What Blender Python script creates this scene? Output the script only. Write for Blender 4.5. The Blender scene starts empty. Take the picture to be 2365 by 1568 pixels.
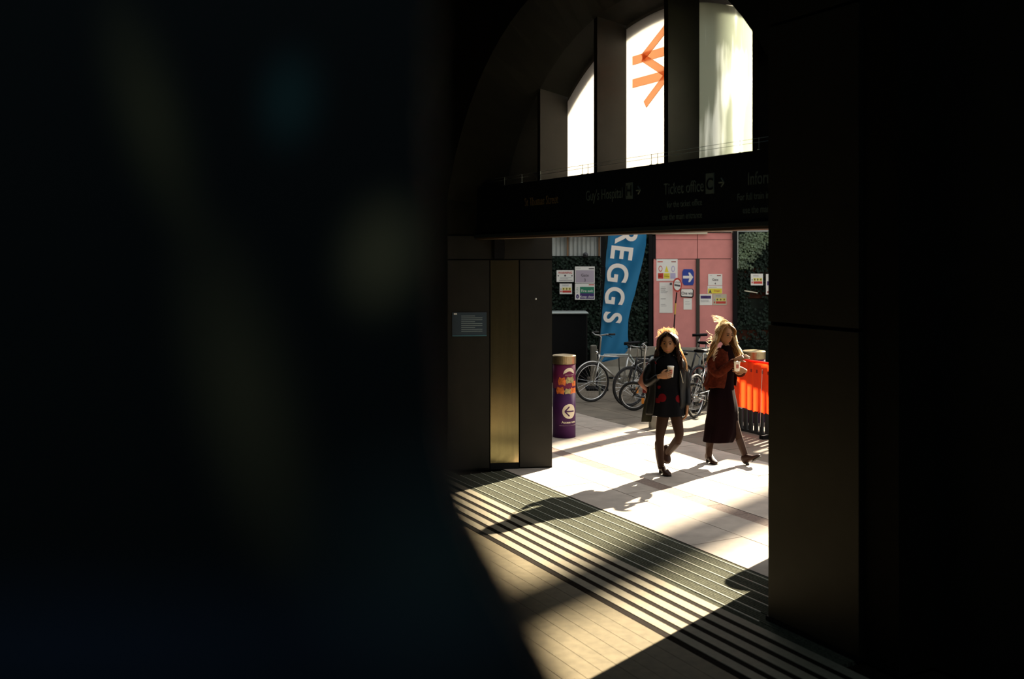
import bpy, math, random
from mathutils import Vector, Matrix, noise
random.seed(7)
C = bpy.context.scene.collection
PI = math.pi
F = 2365 * 35 / 36.0; CX = 1182.5; HY = 595.0; H = 2.45
# ------------------------------------------------------------------ camera, world, sun, exposure
cd = bpy.data.cameras.new('camera'); cam = bpy.data.objects.new('camera', cd); C.objects.link(cam)
cam.location = (0, 0, H); cam.rotation_euler = (PI/2, 0, 0)
cd.lens = 35; cd.sensor_width = 36; cd.shift_y = -(784 - HY) / 2365.0
cd.clip_start = 0.05; cd.clip_end = 500
cd.dof.use_dof = True; cd.dof.focus_distance = 11.6; cd.dof.aperture_fstop = 2.0
bpy.context.scene.camera = cam
W = bpy.data.worlds.new('sky'); bpy.context.scene.world = W; W.use_nodes = True
wn = W.node_tree; wn.nodes.clear()
_tc = wn.nodes.new('ShaderNodeTexCoord'); _sp = wn.nodes.new('ShaderNodeSeparateXYZ')
_rp = wn.nodes.new('ShaderNodeValToRGB'); _bg = wn.nodes.new('ShaderNodeBackground'); _o = wn.nodes.new('ShaderNodeOutputWorld')
_rp.color_ramp.elements[0].color = (1.0, 0.93, 0.82, 1); _rp.color_ramp.elements[0].position = 0.0
_rp.color_ramp.elements[1].color = (0.9, 0.92, 0.95, 1); _rp.color_ramp.elements[1].position = 0.7
wn.links.new(_tc.outputs['Generated'], _sp.inputs[0]); wn.links.new(_sp.outputs['Z'], _rp.inputs[0])
wn.links.new(_rp.outputs[0], _bg.inputs[0]); wn.links.new(_bg.outputs[0], _o.inputs[0])
_bg.inputs[1].default_value = 1.35
SUNH = Vector((0.65, 0.76, 0)); TANE = 0.532
sd = bpy.data.lights.new('sun', 'SUN'); sun = bpy.data.objects.new('sun', sd); C.objects.link(sun)
sd.energy = 30; sd.angle = math.radians(0.55); sd.color = (1.0, 0.88, 0.68)
sun.rotation_euler = Vector((0.65, 0.76, TANE)).to_track_quat('Z', 'Y').to_euler(); sun.location = (13, 17, 12)
vs = bpy.context.scene.view_settings
vs.view_transform = 'Standard'; vs.look = 'None'; vs.exposure = 0.0; vs.gamma = 1.0; vs.use_curve_mapping = False
bpy.context.scene.cycles.use_denoising = True
bpy.context.scene.cycles.max_bounces = 8

# ------------------------------------------------------------------ helpers
def at(px, py, Y): return Vector(((px-CX)*Y/F, Y, H-(py-HY)*Y/F))
def gy(py): return H*F/(py-HY)                       # depth of a ground point seen at row py
D1 = Vector((-.4693, .883, 0)); NO = Vector((.883, .4693, 0)); UP = Vector((0, 0, 1))
def P(q, w, z=0.0): return Vector((6.026, 0, z)) + D1*q + NO*w       # facade frame: along, outward, up
def sunpt(u, s, z=0.0): return Vector((.65*s+.76*u, .76*s-.65*u, z)) # along the sun's azimuth

def mat(name, col, rough=.6, metal=0., spec=.5, noise_s=0, noise_a=.25, bump=0, transl=0, emis=0, stretch=None, detail=4):
    m = bpy.data.materials.new(name); m.use_nodes = True; nt = m.node_tree; b = nt.nodes['Principled BSDF']
    b.inputs['Base Color'].default_value = (*col, 1); b.inputs['Roughness'].default_value = rough
    b.inputs['Metallic'].default_value = metal; b.inputs['Specular IOR Level'].default_value = spec
    tex = None
    if noise_s:
        tc = nt.nodes.new('ShaderNodeTexCoord'); mp = nt.nodes.new('ShaderNodeMapping')
        if stretch: mp.inputs['Scale'].default_value = stretch
        tex = nt.nodes.new('ShaderNodeTexNoise'); tex.inputs['Scale'].default_value = noise_s; tex.inputs['Detail'].default_value = detail
        nt.links.new(tc.outputs['Object'], mp.inputs[0]); nt.links.new(mp.outputs[0], tex.inputs['Vector'])
        r = nt.nodes.new('ShaderNodeValToRGB'); r.color_ramp.elements[0].position = .3; r.color_ramp.elements[1].position = .7
        r.color_ramp.elements[0].color = (*[c*(1-noise_a) for c in col], 1); r.color_ramp.elements[1].color = (*[min(1, c*(1+noise_a)) for c in col], 1)
        nt.links.new(tex.outputs['Fac'], r.inputs[0]); nt.links.new(r.outputs[0], b.inputs['Base Color'])
        if bump:
            bp = nt.nodes.new('ShaderNodeBump'); bp.inputs['Strength'].default_value = bump; bp.inputs['Distance'].default_value = .01
            nt.links.new(tex.outputs['Fac'], bp.inputs['Height']); nt.links.new(bp.outputs[0], b.inputs['Normal'])
    if transl:
        t = nt.nodes.new('ShaderNodeBsdfTranslucent'); t.inputs[0].default_value = (*col, 1)
        mx = nt.nodes.new('ShaderNodeMixShader'); mx.inputs[0].default_value = transl
        nt.links.new(b.outputs[0], mx.inputs[1]); nt.links.new(t.outputs[0], mx.inputs[2])
        nt.links.new(mx.outputs[0], nt.nodes['Material Output'].inputs[0])
    if emis:
        b.inputs['Emission Color'].default_value = (*col, 1); b.inputs['Emission Strength'].default_value = emis
    return m

class MB:
    def __init__(s): s.v = []; s.f = []; s.m = []
    def add(s, vs, fs, mi=0):
        n = len(s.v); s.v += [Vector(p) for p in vs]; s.f += [tuple(i+n for i in f) for f in fs]; s.m += [mi]*len(fs); return s
    def obox(s, o, a, b, c, mi=0):              # corner + three edge vectors
        o, a, b, c = map(Vector, (o, a, b, c))
        vs = [o, o+a, o+a+b, o+b, o+c, o+a+c, o+a+b+c, o+b+c]
        fs = [(0,3,2,1),(4,5,6,7),(0,1,5,4),(1,2,6,5),(2,3,7,6),(3,0,4,7)]
        if a.cross(b).dot(c) < 0: fs = [f[::-1] for f in fs]
        return s.add(vs, fs, mi)
    def box(s, x0, x1, y0, y1, z0, z1, mi=0): return s.obox((x0,y0,z0), (x1-x0,0,0), (0,y1-y0,0), (0,0,z1-z0), mi)
    def qbox(s, q0, q1, w0, w1, z0, z1, mi=0): return s.obox(P(q0,w0,z0), D1*(q1-q0), NO*(w1-w0), UP*(z1-z0), mi)
    def bbox(s, x0, x1, y0, y1, z0, z1, bv=.01, mi=0):   # box with chamfered vertical and top edges
        pts = [(x0+bv,y0),(x1-bv,y0),(x1,y0+bv),(x1,y1-bv),(x1-bv,y1),(x0+bv,y1),(x0,y1-bv),(x0,y0+bv)]
        cxm, cym = (x0+x1)/2, (y0+y1)/2
        top = [(cxm+(p[0]-cxm)*(1-2*bv/max(.02, x1-x0)), cym+(p[1]-cym)*(1-2*bv/max(.02, y1-y0))) for p in pts]
        n = 8; vs = [(p[0],p[1],z0) for p in pts]+[(p[0],p[1],z1-bv) for p in pts]+[(p[0],p[1],z1) for p in top]
        fs = [tuple(range(n))[::-1], tuple(range(2*n, 3*n))]
        for k in range(2):
            for i in range(n): j = (i+1) % n; fs.append((k*n+i, k*n+j, (k+1)*n+j, (k+1)*n+i))
        return s.add(vs, fs, mi)
    def tube(s, pts, r, n=8, mi=0, closed=False):
        pts = [Vector(p) for p in pts]; N = len(pts); rs = r if isinstance(r, (list, tuple)) else [r]*N
        vs = []; prev = None
        for i, p in enumerate(pts):
            if closed: t = pts[(i+1) % N]-pts[i-1]
            else: t = pts[min(i+1, N-1)]-pts[max(i-1, 0)]
            if t.length < 1e-9: t = Vector((0,0,1))
            t.normalize()
            ref = prev if prev is not None else (Vector((0,0,1)) if abs(t.z) < .9 else Vector((1,0,0)))
            a = ref - t*ref.dot(t)
            if a.length < 1e-6: a = t.orthogonal()
            a.normalize(); b = t.cross(a); prev = a
            for k in range(n):
                an = 2*PI*k/n; vs.append(p+(a*math.cos(an)+b*math.sin(an))*rs[i])
        fs = []
        for i in range(N if closed else N-1):
            j = (i+1) % N
            for k in range(n): l = (k+1) % n; fs.append((i*n+k, i*n+l, j*n+l, j*n+k))
        if not closed: fs += [tuple(range(n))[::-1], tuple(range((N-1)*n, N*n))]
        return s.add(vs, fs, mi)
    def lathe(s, prof, c=(0,0,0), n=28, mi=0):
        c = Vector(c); vs = []; fs = []
        for r, z in prof:
            for k in range(n): a = 2*PI*k/n; vs.append(c+Vector((r*math.cos(a), r*math.sin(a), z)))
        for i in range(len(prof)-1):
            for k in range(n): l = (k+1) % n; fs.append((i*n+k, i*n+l, (i+1)*n+l, (i+1)*n+k))
        fs += [tuple(range(n))[::-1], tuple(range((len(prof)-1)*n, len(prof)*n))]
        return s.add(vs, fs, mi)
    def rings(s, rings, caps=(True, True), mi=0, closed=True):
        n = len(rings[0]); vs = [p for r in rings for p in r]; fs = []
        for i in range(len(rings)-1):
            for k in range(n if closed else n-1): l = (k+1) % n; fs.append((i*n+k, i*n+l, (i+1)*n+l, (i+1)*n+k))
        if closed and caps[0]: fs.append(tuple(range(n))[::-1])
        if closed and caps[1]: fs.append(tuple(range((len(rings)-1)*n, len(rings)*n)))
        return s.add(vs, fs, mi)
    def prism(s, pts, d, mi=0):                 # planar polygon pushed along d
        n = len(pts); pts = [Vector(p) for p in pts]; d = Vector(d)
        fs = [tuple(range(n))[::-1], tuple(range(n, 2*n))]+[(i, (i+1) % n, n+(i+1) % n, n+i) for i in range(n)]
        return s.add(pts+[p+d for p in pts], fs, mi)
    def blob(s, c, rx, ry, rz, n=10, mi=0):
        c = Vector(c); prof = [(math.sin(PI*i/n), -math.cos(PI*i/n)) for i in range(n+1)]
        rs = [[c+Vector((rx*max(r,.001)*math.cos(2*PI*k/12), ry*max(r,.001)*math.sin(2*PI*k/12), rz*z)) for k in range(12)] for r, z in prof]
        return s.rings(rs, mi=mi)

def base(o):
    p = Vector((0,0,0))
    while o is not None: p = p+o.location; o = o.parent
    return p
def obj(name, mb, m, parent=None, smooth=False, local=False, label=None, kind=None):
    me = bpy.data.meshes.new(name); off = Vector((0,0,0)) if (local or parent is None) else base(parent)
    me.from_pydata([tuple(v-off) for v in mb.v], [], mb.f); 
    for x in (m if isinstance(m, (list, tuple)) else [m]): me.materials.append(x)
    for p, mi in zip(me.polygons, mb.m): p.material_index = mi; p.use_smooth = smooth
    me.update(); o = bpy.data.objects.new(name, me); C.objects.link(o)
    if parent is not None: o.parent = parent
    if label: o['label'] = label
    if kind: o['kind'] = kind
    return o
def thing(name, label, cat, loc=(0,0,0), rz=0, group=None, kind=None):
    o = bpy.data.objects.new(name, None); C.objects.link(o); o.empty_display_size = .1
    o.location = loc; o.rotation_euler = (0,0,rz)
    if kind: o['kind'] = kind
    tag(o, label, cat, group); return o
def tag(o, label, cat=None, group=None):
    if label: o['label'] = label
    if cat: o['category'] = cat
    if group: o['group'] = group
    return o
def struct(name, mb, m, label=None, parent=None, smooth=False):
    o = obj(name, mb, m, parent, smooth)
    if parent is None: o['kind'] = 'structure'
    if label: o['label'] = label
    return o
def text(name, s, size, o, xd, yd, m, parent, ext=.001, bold=0., align='LEFT', wide=1.0, line=1.0, label=None):
    cu = bpy.data.curves.new(name, 'FONT'); cu.body = s; cu.size = size; cu.extrude = ext; cu.offset = bold; cu.align_x = align; cu.space_line = line
    cu.resolution_u = 7 if size > .1 else 3
    t = bpy.data.objects.new(name, cu); C.objects.link(t)
    dg = bpy.context.evaluated_depsgraph_get(); me = bpy.data.meshes.new_from_object(t.evaluated_get(dg)); bpy.data.objects.remove(t); bpy.data.curves.remove(cu)
    xd = Vector(xd).normalized(); yd = Vector(yd).normalized(); zd = xd.cross(yd); o = Vector(o); off = base(parent) if parent else Vector((0,0,0))
    for v in me.vertices: c = v.co.copy(); v.co = o-off+xd*c.x*wide+yd*c.y+zd*c.z
    me.materials.clear(); me.materials.append(m); me.name = name
    ob = bpy.data.objects.new(name, me); C.objects.link(ob); ob.parent = parent
    if label: ob['label'] = label
    return ob
def skin(joints, edges, levels=2, root=0):      # joints: (Vector, radius or (rx, ry))
    me = bpy.data.meshes.new('tmp'); me.from_pydata([tuple(j[0]) for j in joints], edges, [])
    o = bpy.data.objects.new('tmp', me); C.objects.link(o)
    sk = o.modifiers.new('s', 'SKIN'); sk.use_smooth_shade = True
    if not me.skin_vertices: me.skin_vertices.new()
    for i, (p, r) in enumerate(joints):
        me.skin_vertices[0].data[i].radius = (r, r) if not isinstance(r, tuple) else r
        me.skin_vertices[0].data[i].use_root = (i == root)
    sb = o.modifiers.new('u', 'SUBSURF'); sb.levels = levels; sb.render_levels = levels
    dg = bpy.context.evaluated_depsgraph_get(); dg.update(); ev = bpy.data.meshes.new_from_object(o.evaluated_get(dg))
    mb = MB(); mb.add([v.co.copy() for v in ev.vertices], [tuple(p.vertices) for p in ev.polygons])
    bpy.data.objects.remove(o); bpy.data.meshes.remove(me); bpy.data.meshes.remove(ev)
    return mb

# ------------------------------------------------------------------ materials
M = dict(
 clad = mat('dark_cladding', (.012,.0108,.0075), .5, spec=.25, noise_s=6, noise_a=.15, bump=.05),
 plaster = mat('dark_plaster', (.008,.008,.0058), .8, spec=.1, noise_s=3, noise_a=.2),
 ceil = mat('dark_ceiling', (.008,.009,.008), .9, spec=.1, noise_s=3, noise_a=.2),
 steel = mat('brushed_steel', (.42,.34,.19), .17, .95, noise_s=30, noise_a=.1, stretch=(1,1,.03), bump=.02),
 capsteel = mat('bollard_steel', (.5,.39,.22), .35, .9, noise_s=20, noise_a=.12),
 floor = mat('hall_floor_tile', (.18,.145,.085), .6, spec=.15, noise_s=14, noise_a=.14, bump=.05),
 joint = mat('pale_joint', (.24,.2,.13), .6, spec=.2),
 carpet = mat('mat_carpet', (.085,.085,.058), .95, spec=.05, noise_s=90, noise_a=.5, bump=.3),
 alu = mat('aluminium_strip', (.42,.42,.33), .5, .2),
 band = mat('pale_band', (.3,.26,.18), .6, spec=.15, noise_s=20, noise_a=.1),
 dband = mat('dark_band', (.016,.011,.007), .9, spec=.04, noise_s=40, noise_a=.3),
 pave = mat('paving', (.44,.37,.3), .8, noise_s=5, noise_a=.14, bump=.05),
 pave_shade = mat('shaded_paving', (.17,.14,.1), .85, noise_s=2.2, noise_a=.25, bump=.08),  # darker copy of the paving, forecourt shade put into its colour
 strip = mat('granite_strip', (.23,.16,.12), .7, noise_s=40, noise_a=.25),
 sign = mat('sign_blue_black', (.004,.006,.009), .4),
 signtrim = mat('sign_trim', (.012,.02,.024), .5),
 signtext = mat('sign_lettering', (.07,.1,.095), .6),
 signamber = mat('sign_amber', (.1,.07,.03), .6),
 bronze = mat('bronze_edge', (.09,.06,.04), .5, .3),
 mull = mat('mullion', (.017,.0145,.01), .5, spec=.2, noise_s=8, noise_a=.1),
 black = mat('black', (.004,.0045,.005), .6, spec=.15),
 rubber = mat('rubber', (.012,.012,.012), .75),
 silver = mat('silver_frame', (.55,.55,.52), .3, .8),
 chrome = mat('chrome', (.7,.7,.68), .2, 1.),
 dframe = mat('dark_frame', (.02,.022,.025), .35),
 orange = mat('orange_reflector', (.9,.3,.03), .3),
 redrim = mat('reddish_frame', (.3,.07,.05), .4),
 pink = mat('pink_paint', (.76,.29,.26), .7, noise_s=4, noise_a=.07),
 hoard = mat('dark_green_hoarding', (.012,.017,.013), .9, spec=.1, noise_s=5, noise_a=.4),
 rust = mat('red_brown_board', (.05,.018,.01), .9, spec=.1, noise_s=6, noise_a=.5),
 corr = mat('corrugated_grey', (.42,.45,.42), .5, .1, noise_s=3, noise_a=.12),
 wood = mat('brown_batten', (.24,.13,.06), .8),
 leafd = mat('dark_leaf', (.008,.02,.011), .6, spec=.2, noise_s=2, noise_a=.4, transl=.15),
 leafl = mat('light_leaf', (.13,.19,.1), .45, noise_s=3, noise_a=.5, transl=.25),
 galv = mat('galvanised', (.4,.45,.42), .5, .5),
 cream = mat('cream_board', (.6,.55,.4), .7),
 conc = mat('grey_concrete', (.24,.22,.17), .9, noise_s=7, noise_a=.15, bump=.1),
 white = mat('poster_white', (.9,.89,.82), .6), red = mat('print_red', (.6,.05,.03), .6), yel = mat('print_yellow', (.85,.72,.06), .6),
 green = mat('print_green', (.02,.24,.13), .6), purple = mat('print_purple', (.06,.03,.16), .6), mauve = mat('print_mauve', (.5,.43,.5), .6),
 lilac = mat('print_lilac', (.5,.47,.66), .6), ink = mat('print_ink', (.08,.07,.08), .6), grey = mat('print_grey', (.38,.38,.38), .6),
 blue = mat('print_blue', (.01,.05,.35), .5), flag = mat('flag_blue', (.018,.21,.43), .7, transl=.25), flaghem = mat('flag_hem', (.015,.17,.33), .7),
 flagw = mat('flag_white', (.9,.88,.82), .7),
 lol = mat('sign_red_ring', (.55,.05,.03), .5), polegrey = mat('pole_yellow', (.7,.42,.08), .6),
 bpurple = mat('bollard_purple', (.06,.014,.08), .6, spec=.2, noise_s=8, noise_a=.15), bmag = mat('bollard_magenta', (.15,.016,.065), .6, spec=.2, noise_s=8, noise_a=.2),
 bor = mat('bollard_orange', (.75,.17,.03), .5, noise_s=30, noise_a=.5), byel = mat('bollard_olive', (.35,.3,.12), .5, noise_s=40, noise_a=.5),
 bwhite = mat('bollard_cream', (.75,.68,.5), .5),
 barrier = mat('orange_barrier', (.95,.06,.01), .5, transl=.55, noise_s=9, noise_a=.12, stretch=(1,1,.12)),
 bdark = mat('barrier_mesh', (.03,.03,.028), .8),
 skinm = mat('skin', (.27,.125,.055), .6, spec=.25, noise_s=20, noise_a=.05), lips = mat('lips', (.4,.1,.08), .5), eye = mat('eye_dark', (.015,.01,.007), .5, spec=.2),
 tights = mat('brown_tights', (.03,.013,.007), .7, spec=.15), boot = mat('brown_leather_boot', (.03,.012,.007), .5, spec=.2),
 jacket = mat('black_leather', (.004,.0045,.005), .38, spec=.22), dress = mat('black_knit', (.004,.004,.005), .9, spec=.05),
 redpat = mat('dark_red_print', (.16,.008,.01), .9), bag = mat('dark_red_bag', (.1,.006,.007), .7, spec=.1), bagpink = mat('pink_lining', (.4,.17,.12), .7, transl=.2),
 coat = mat('olive_coat', (.025,.025,.017), .9, spec=.1),
 rustj = mat('rust_jacket', (.065,.0115,.005), .9, spec=.05, noise_s=30, noise_a=.4), wine = mat('wine_dress', (.005,.0013,.0018), .95, spec=.05),
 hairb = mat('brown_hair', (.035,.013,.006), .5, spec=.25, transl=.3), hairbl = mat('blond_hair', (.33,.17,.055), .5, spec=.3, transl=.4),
 glowb = mat('sunglow_brown_hair', (1.0,.8,.56), .4, transl=.85), glowbl = mat('sunglow_blond_hair', (1.0,.92,.75), .4, transl=.85),  # sun's rim glow on the hair put into these pale colours
 cup = mat('paper_cup', (.8,.75,.66), .6, transl=.3), cupprint = mat('cup_print', (.5,.14,.1), .6),
)
for k_, c_ in (('wine',(1,.8,.7)),('rustj',(1,.6,.4)),('dress',(.8,.8,.9)),('tights',(1,.6,.4))):
    b_ = M[k_].node_tree.nodes['Principled BSDF']; b_.inputs['Sheen Weight'].default_value = .05; b_.inputs['Sheen Roughness'].default_value = .35; b_.inputs['Sheen Tint'].default_value = (*c_,1)
def glassmat(name, dirty, base_t):
    m = bpy.data.materials.new(name); m.use_nodes = True; nt = m.node_tree; nt.nodes.clear()
    out = nt.nodes.new('ShaderNodeOutputMaterial'); tr = nt.nodes.new('ShaderNodeBsdfTranslucent'); gl = nt.nodes.new('ShaderNodeBsdfGlossy')
    gl.inputs['Roughness'].default_value = .3; gl.inputs[0].default_value = (.1,.1,.1,1)
    mx = nt.nodes.new('ShaderNodeMixShader'); mx.inputs[0].default_value = .08
    if dirty:
        tc = nt.nodes.new('ShaderNodeTexCoord'); mp = nt.nodes.new('ShaderNodeMapping'); mp.inputs['Scale'].default_value = (3,3,.35)
        n1 = nt.nodes.new('ShaderNodeTexNoise'); n1.inputs['Scale'].default_value = 3.0; n1.inputs['Detail'].default_value = 8
        n2 = nt.nodes.new('ShaderNodeTexNoise'); n2.inputs['Scale'].default_value = 1.3; n2.inputs['Detail'].default_value = 2
        ad = nt.nodes.new('ShaderNodeMath'); ad.operation = 'ADD'
        # grime settles towards the foot of the pane
        sp = nt.nodes.new('ShaderNodeSeparateXYZ'); mr = nt.nodes.new('ShaderNodeMapRange'); mr.inputs[1].default_value = 3.2; mr.inputs[2].default_value = 4.6; mr.inputs[3].default_value = -.2; mr.inputs[4].default_value = .32
        ad2 = nt.nodes.new('ShaderNodeMath'); ad2.operation = 'ADD'
        r = nt.nodes.new('ShaderNodeValToRGB'); r.color_ramp.elements[0].position = .82; r.color_ramp.elements[1].position = 1.5 if False else .99
        r.color_ramp.elements[0].color = (.5,.53,.46,1); r.color_ramp.elements[1].color = (base_t*.97,base_t,base_t*.94,1)
        nt.links.new(tc.outputs['Object'], mp.inputs[0]); nt.links.new(mp.outputs[0], n1.inputs[0]); nt.links.new(tc.outputs['Object'], n2.inputs[0])
        nt.links.new(tc.outputs['Object'], sp.inputs[0]); nt.links.new(sp.outputs[2], mr.inputs[0])
        nt.links.new(n1.outputs[0], ad.inputs[0]); nt.links.new(n2.outputs[0], ad.inputs[1]); nt.links.new(ad.outputs[0], ad2.inputs[0]); nt.links.new(mr.outputs[0], ad2.inputs[1])
        nt.links.new(ad2.outputs[0], r.inputs[0]); nt.links.new(r.outputs[0], tr.inputs[0])
    else: tr.inputs[0].default_value = (base_t, base_t*.98, base_t*.94, 1)
    nt.links.new(tr.outputs[0], mx.inputs[1]); nt.links.new(gl.outputs[0], mx.inputs[2]); nt.links.new(mx.outputs[0], out.inputs[0])
    return m
M['glass'] = glassmat('frosted_glass', False, .5); M['glassd'] = glassmat('grimy_frosted_glass', True, 1.0)
M['emblem'] = mat('red_film', (.92,.6,.42), .6, transl=.85)

# ------------------------------------------------------------------ setting: hall shell
ZC = 2.12; QC = 10.47
def profile(aL, aR, R, w, n=28):
    zr = ZC+math.sqrt(max(0, R*R-aR*aR)); zl = ZC+math.sqrt(max(0, R*R-aL*aL)); pts = [(QC-aR, 0.0), (QC-aR, zr*.5), (QC-aR, zr)]
    a0 = math.atan2(zr-ZC, -aR); a1 = math.atan2(zl-ZC, aL)
    for i in range(1, n): a = a0+(a1-a0)*i/n; pts.append((QC+R*math.cos(a), ZC+R*math.sin(a)))
    pts += [(QC+aL, zl), (QC+aL, zl*.5), (QC+aL, 0.0)]
    return [P(q, w, z) for q, z in pts], pts
def outer(pts, w, q0, q1, zt):
    res = []
    for i, (q, z) in enumerate(pts):
        if i < 3: res.append(P(q0, w, z if i < 2 else z)); continue
        if i >= len(pts)-3: res.append(P(q1, w, z)); continue
        dq, dz = q-QC, z-ZC; t = min(((q1-QC)/dq if dq > 1e-6 else (q0-QC)/dq if dq < -1e-6 else 1e9), ((zt-ZC)/dz if dz > 1e-6 else 1e9))
        res.append(P(QC+dq*t, w, ZC+dz*t))
    return res
A, Ap = profile(2.83, 2.50, 3.0, -.6); B, Bp = profile(2.6, 1.87, 2.76, 0.0); B2, B2p = profile(2.4, 1.68, 2.68, .545)
wf = MB()
wf.rings([outer(Ap, -.6, 6.9, 22, 7.2), A, B, B2, outer(B2p, .545, 2, 22, 8.5)], closed=False)
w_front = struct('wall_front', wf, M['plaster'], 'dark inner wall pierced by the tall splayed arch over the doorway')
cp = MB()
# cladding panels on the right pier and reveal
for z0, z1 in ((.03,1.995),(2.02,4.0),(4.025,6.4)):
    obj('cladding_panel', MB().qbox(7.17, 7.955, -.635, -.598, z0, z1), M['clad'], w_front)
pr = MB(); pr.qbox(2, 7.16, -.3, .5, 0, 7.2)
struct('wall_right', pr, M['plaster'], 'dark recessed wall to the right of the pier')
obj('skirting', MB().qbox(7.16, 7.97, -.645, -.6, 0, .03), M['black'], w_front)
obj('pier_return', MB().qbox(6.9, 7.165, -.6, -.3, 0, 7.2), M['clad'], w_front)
# left reveal panels (along the splay)
RA = P(13.3, -.6); RB = P(12.87, .545); RD = (RB-RA).normalized(); RL = (RB-RA).length; RN = Vector((RD.y, -RD.x, 0))
if RN.y > 0: RN = -RN
def rbox(t0, t1, z0, z1, th0, th1): return MB().obox(RA+RD*RL*t0+RN*th0+UP*z0, RD*RL*(t1-t0), RN*(th1-th0), UP*(z1-z0))
for (t0, t1, z0, z1) in ((.0,.40,.02,2.42),(.685,1.0,.02,2.42),(.0,.42,2.435,2.7),(.535,1.0,2.435,2.7)):
    obj('cladding_panel', rbox(t0+.004, t1-.004, z0, z1, -.01, .02), M['clad'], w_front)
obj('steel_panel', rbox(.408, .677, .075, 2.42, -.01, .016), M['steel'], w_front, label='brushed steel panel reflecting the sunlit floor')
obj('kick_plate', rbox(.408, .677, .0, .07, -.01, .012), M['black'], w_front)
sc_ = MB(); c_ = RA+RD*RL*.84+RN*.024+UP*1.97; sc_.blob(c_, .012, .006, .012, 6); obj('screw', sc_, mat('pale_screw', (.6,.6,.55), .4), w_front, True)
bx = obj('alarm_box', rbox(.44, .53, 2.44, 2.655, .0, .08), M['black']); tag(bx, 'small black box above the steel panel', 'box')
# glazing
win = thing('window_1', 'tall arched window of frosted panes between deep fins above the doorway', None, P(10.47, .35, 3.2), kind='structure')
qs = [8.80, 9.944, 11.09, 12.22, 12.85]; RG = 2.675
for i in range(4):
    q0, q1 = qs[i], qs[i+1]; top = [(q0+(q1-q0)*k/16) for k in range(17)]
    pts = [P(q0, .35, 3.2)]+[P(q, .35, ZC+math.sqrt(max(.0, RG*RG-(q-QC)**2))) for q in top]+[P(q1, .35, 3.2)]
    pts = [p for p in pts if p.z >= 3.2-1e-6]
    obj('glass_pane', MB().prism(pts, NO*.012), M['glassd'] if i == 0 else M['glass'], win, label='grimy greenish glass pane' if i == 0 else None)
for q in [8.80]+qs[1:4]:
    zt = ZC+math.sqrt(2.79**2-(q-QC)**2)
    obj('mullion_fin', MB().qbox(q-.03, q+.03, 0.0, .345, 3.205, zt), M['mull'], win)
def bar(a, b, t):
    a = Vector((a[0], a[1], 0)); b = Vector((b[0], b[1], 0)); d = (b-a).normalized(); n = Vector((-d.y, d.x, 0))*t/2
    return [P(p.x, .335, p.y) for p in (a-n, b-n, b+n, a+n)]
em = MB()
for a, b, t in (((10.94,4.39),(10.02,4.39),.085), ((10.94,4.165),(10.02,4.165),.085)): em.prism(bar(a, b, t), NO*.008)
zz = MB()
for a, b in (((10.32,4.64),(10.76,4.39)), ((10.76,4.39),(10.36,4.165)), ((10.36,4.165),(10.72,3.93))): zz.prism([p-NO*.0085 for p in bar(a, b, .075)], NO*.008)
obj('double_arrow_emblem', em.add(zz.v, zz.f), M['emblem'], win, label='red double arrow emblem fixed on the middle pane')
# transom and hanging sign
tr = MB(); tr.qbox(8.75, 12.95, -.05, .36, 2.70, 3.2); struct('trim_1', tr, M['mull'], 'deep transom beam under the arched window')
sg = thing('wayfinding_sign', 'long dark blue wayfinding sign with pale lettering across the doorway head', 'sign', P(10.6, -.3, 2.68))
obj('sign_board', MB().qbox(8.12, 13.14, -.30, -.06, 2.715, 3.24), M['sign'], sg)
obj('bottom_rail', MB().qbox(8.12, 13.16, -.325, -.05, 2.68, 2.712), M['signtrim'], sg)
obj('edge_lip', MB().qbox(8.12, 13.16, -.30, -.05, 2.66, 2.678), M['bronze'], sg, label='thin bronze lip')
def signtxt(px, s, size, z, m='signtext', align='LEFT'):
    k = (px-CX)/F; q = (5.761+.1408*k)/(.4693+.883*k)
    return text('lettering', s, size, P(q, -.303, z), -D1, UP, M[m], sg, .001, .0004, align, .78)
signtxt(1212, 'St Thomas Street', .125, 2.99, 'signamber'); signtxt(1353, "Guy's Hospital", .135, 2.985); signtxt(1533, 'Ticket office', .135, 2.975); signtxt(1727, 'Information', .135, 2.99)
signtxt(1622, 'for the ticket office', .075, 2.865, align='RIGHT'); signtxt(1622, 'use the main entrance', .075, 2.765, align='RIGHT')
signtxt(1703, 'For full train information', .075, 2.88); signtxt(1716, 'use the main entrance', .075, 2.78)
def icon(px0, px1, z0, z1, ch):
    q = [(5.761+.1408*k)/(.4693+.883*k) for k in ((px0-CX)/F, (px1-CX)/F)]
    obj('pictogram', MB().qbox(q[1], q[0], -.306, -.30, z0, z1), M['signtext'], sg)
    text('lettering', ch, .13, P((q[0]+q[1])/2, -.308, z0+.03), -D1, UP, M['sign'], sg, .001, .001, 'CENTER')
icon(1446, 1462, 2.965, 3.11, 'H'); icon(1631, 1650, 2.95, 3.11, 'C')
def arrow(px, z, m, s=.06):
    k = (px-CX)/F; q = (5.761+.1408*k)/(.4693+.883*k)
    mb = MB()
    for a, b in (((0,0),(s,0)), ((s*.45,s*.55),(s,0)), ((s*.45,-s*.55),(s,0))):
        va = P(q-a[0], -.303, z+a[1]); vb = P(q-b[0], -.303, z+b[1]); mb.tube([va, vb], .007, 6)
    obj('arrow', mb, M[m], sg)
arrow(1470, 3.035, 'signtext'); arrow(1661, 3.03, 'signtext')
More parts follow.
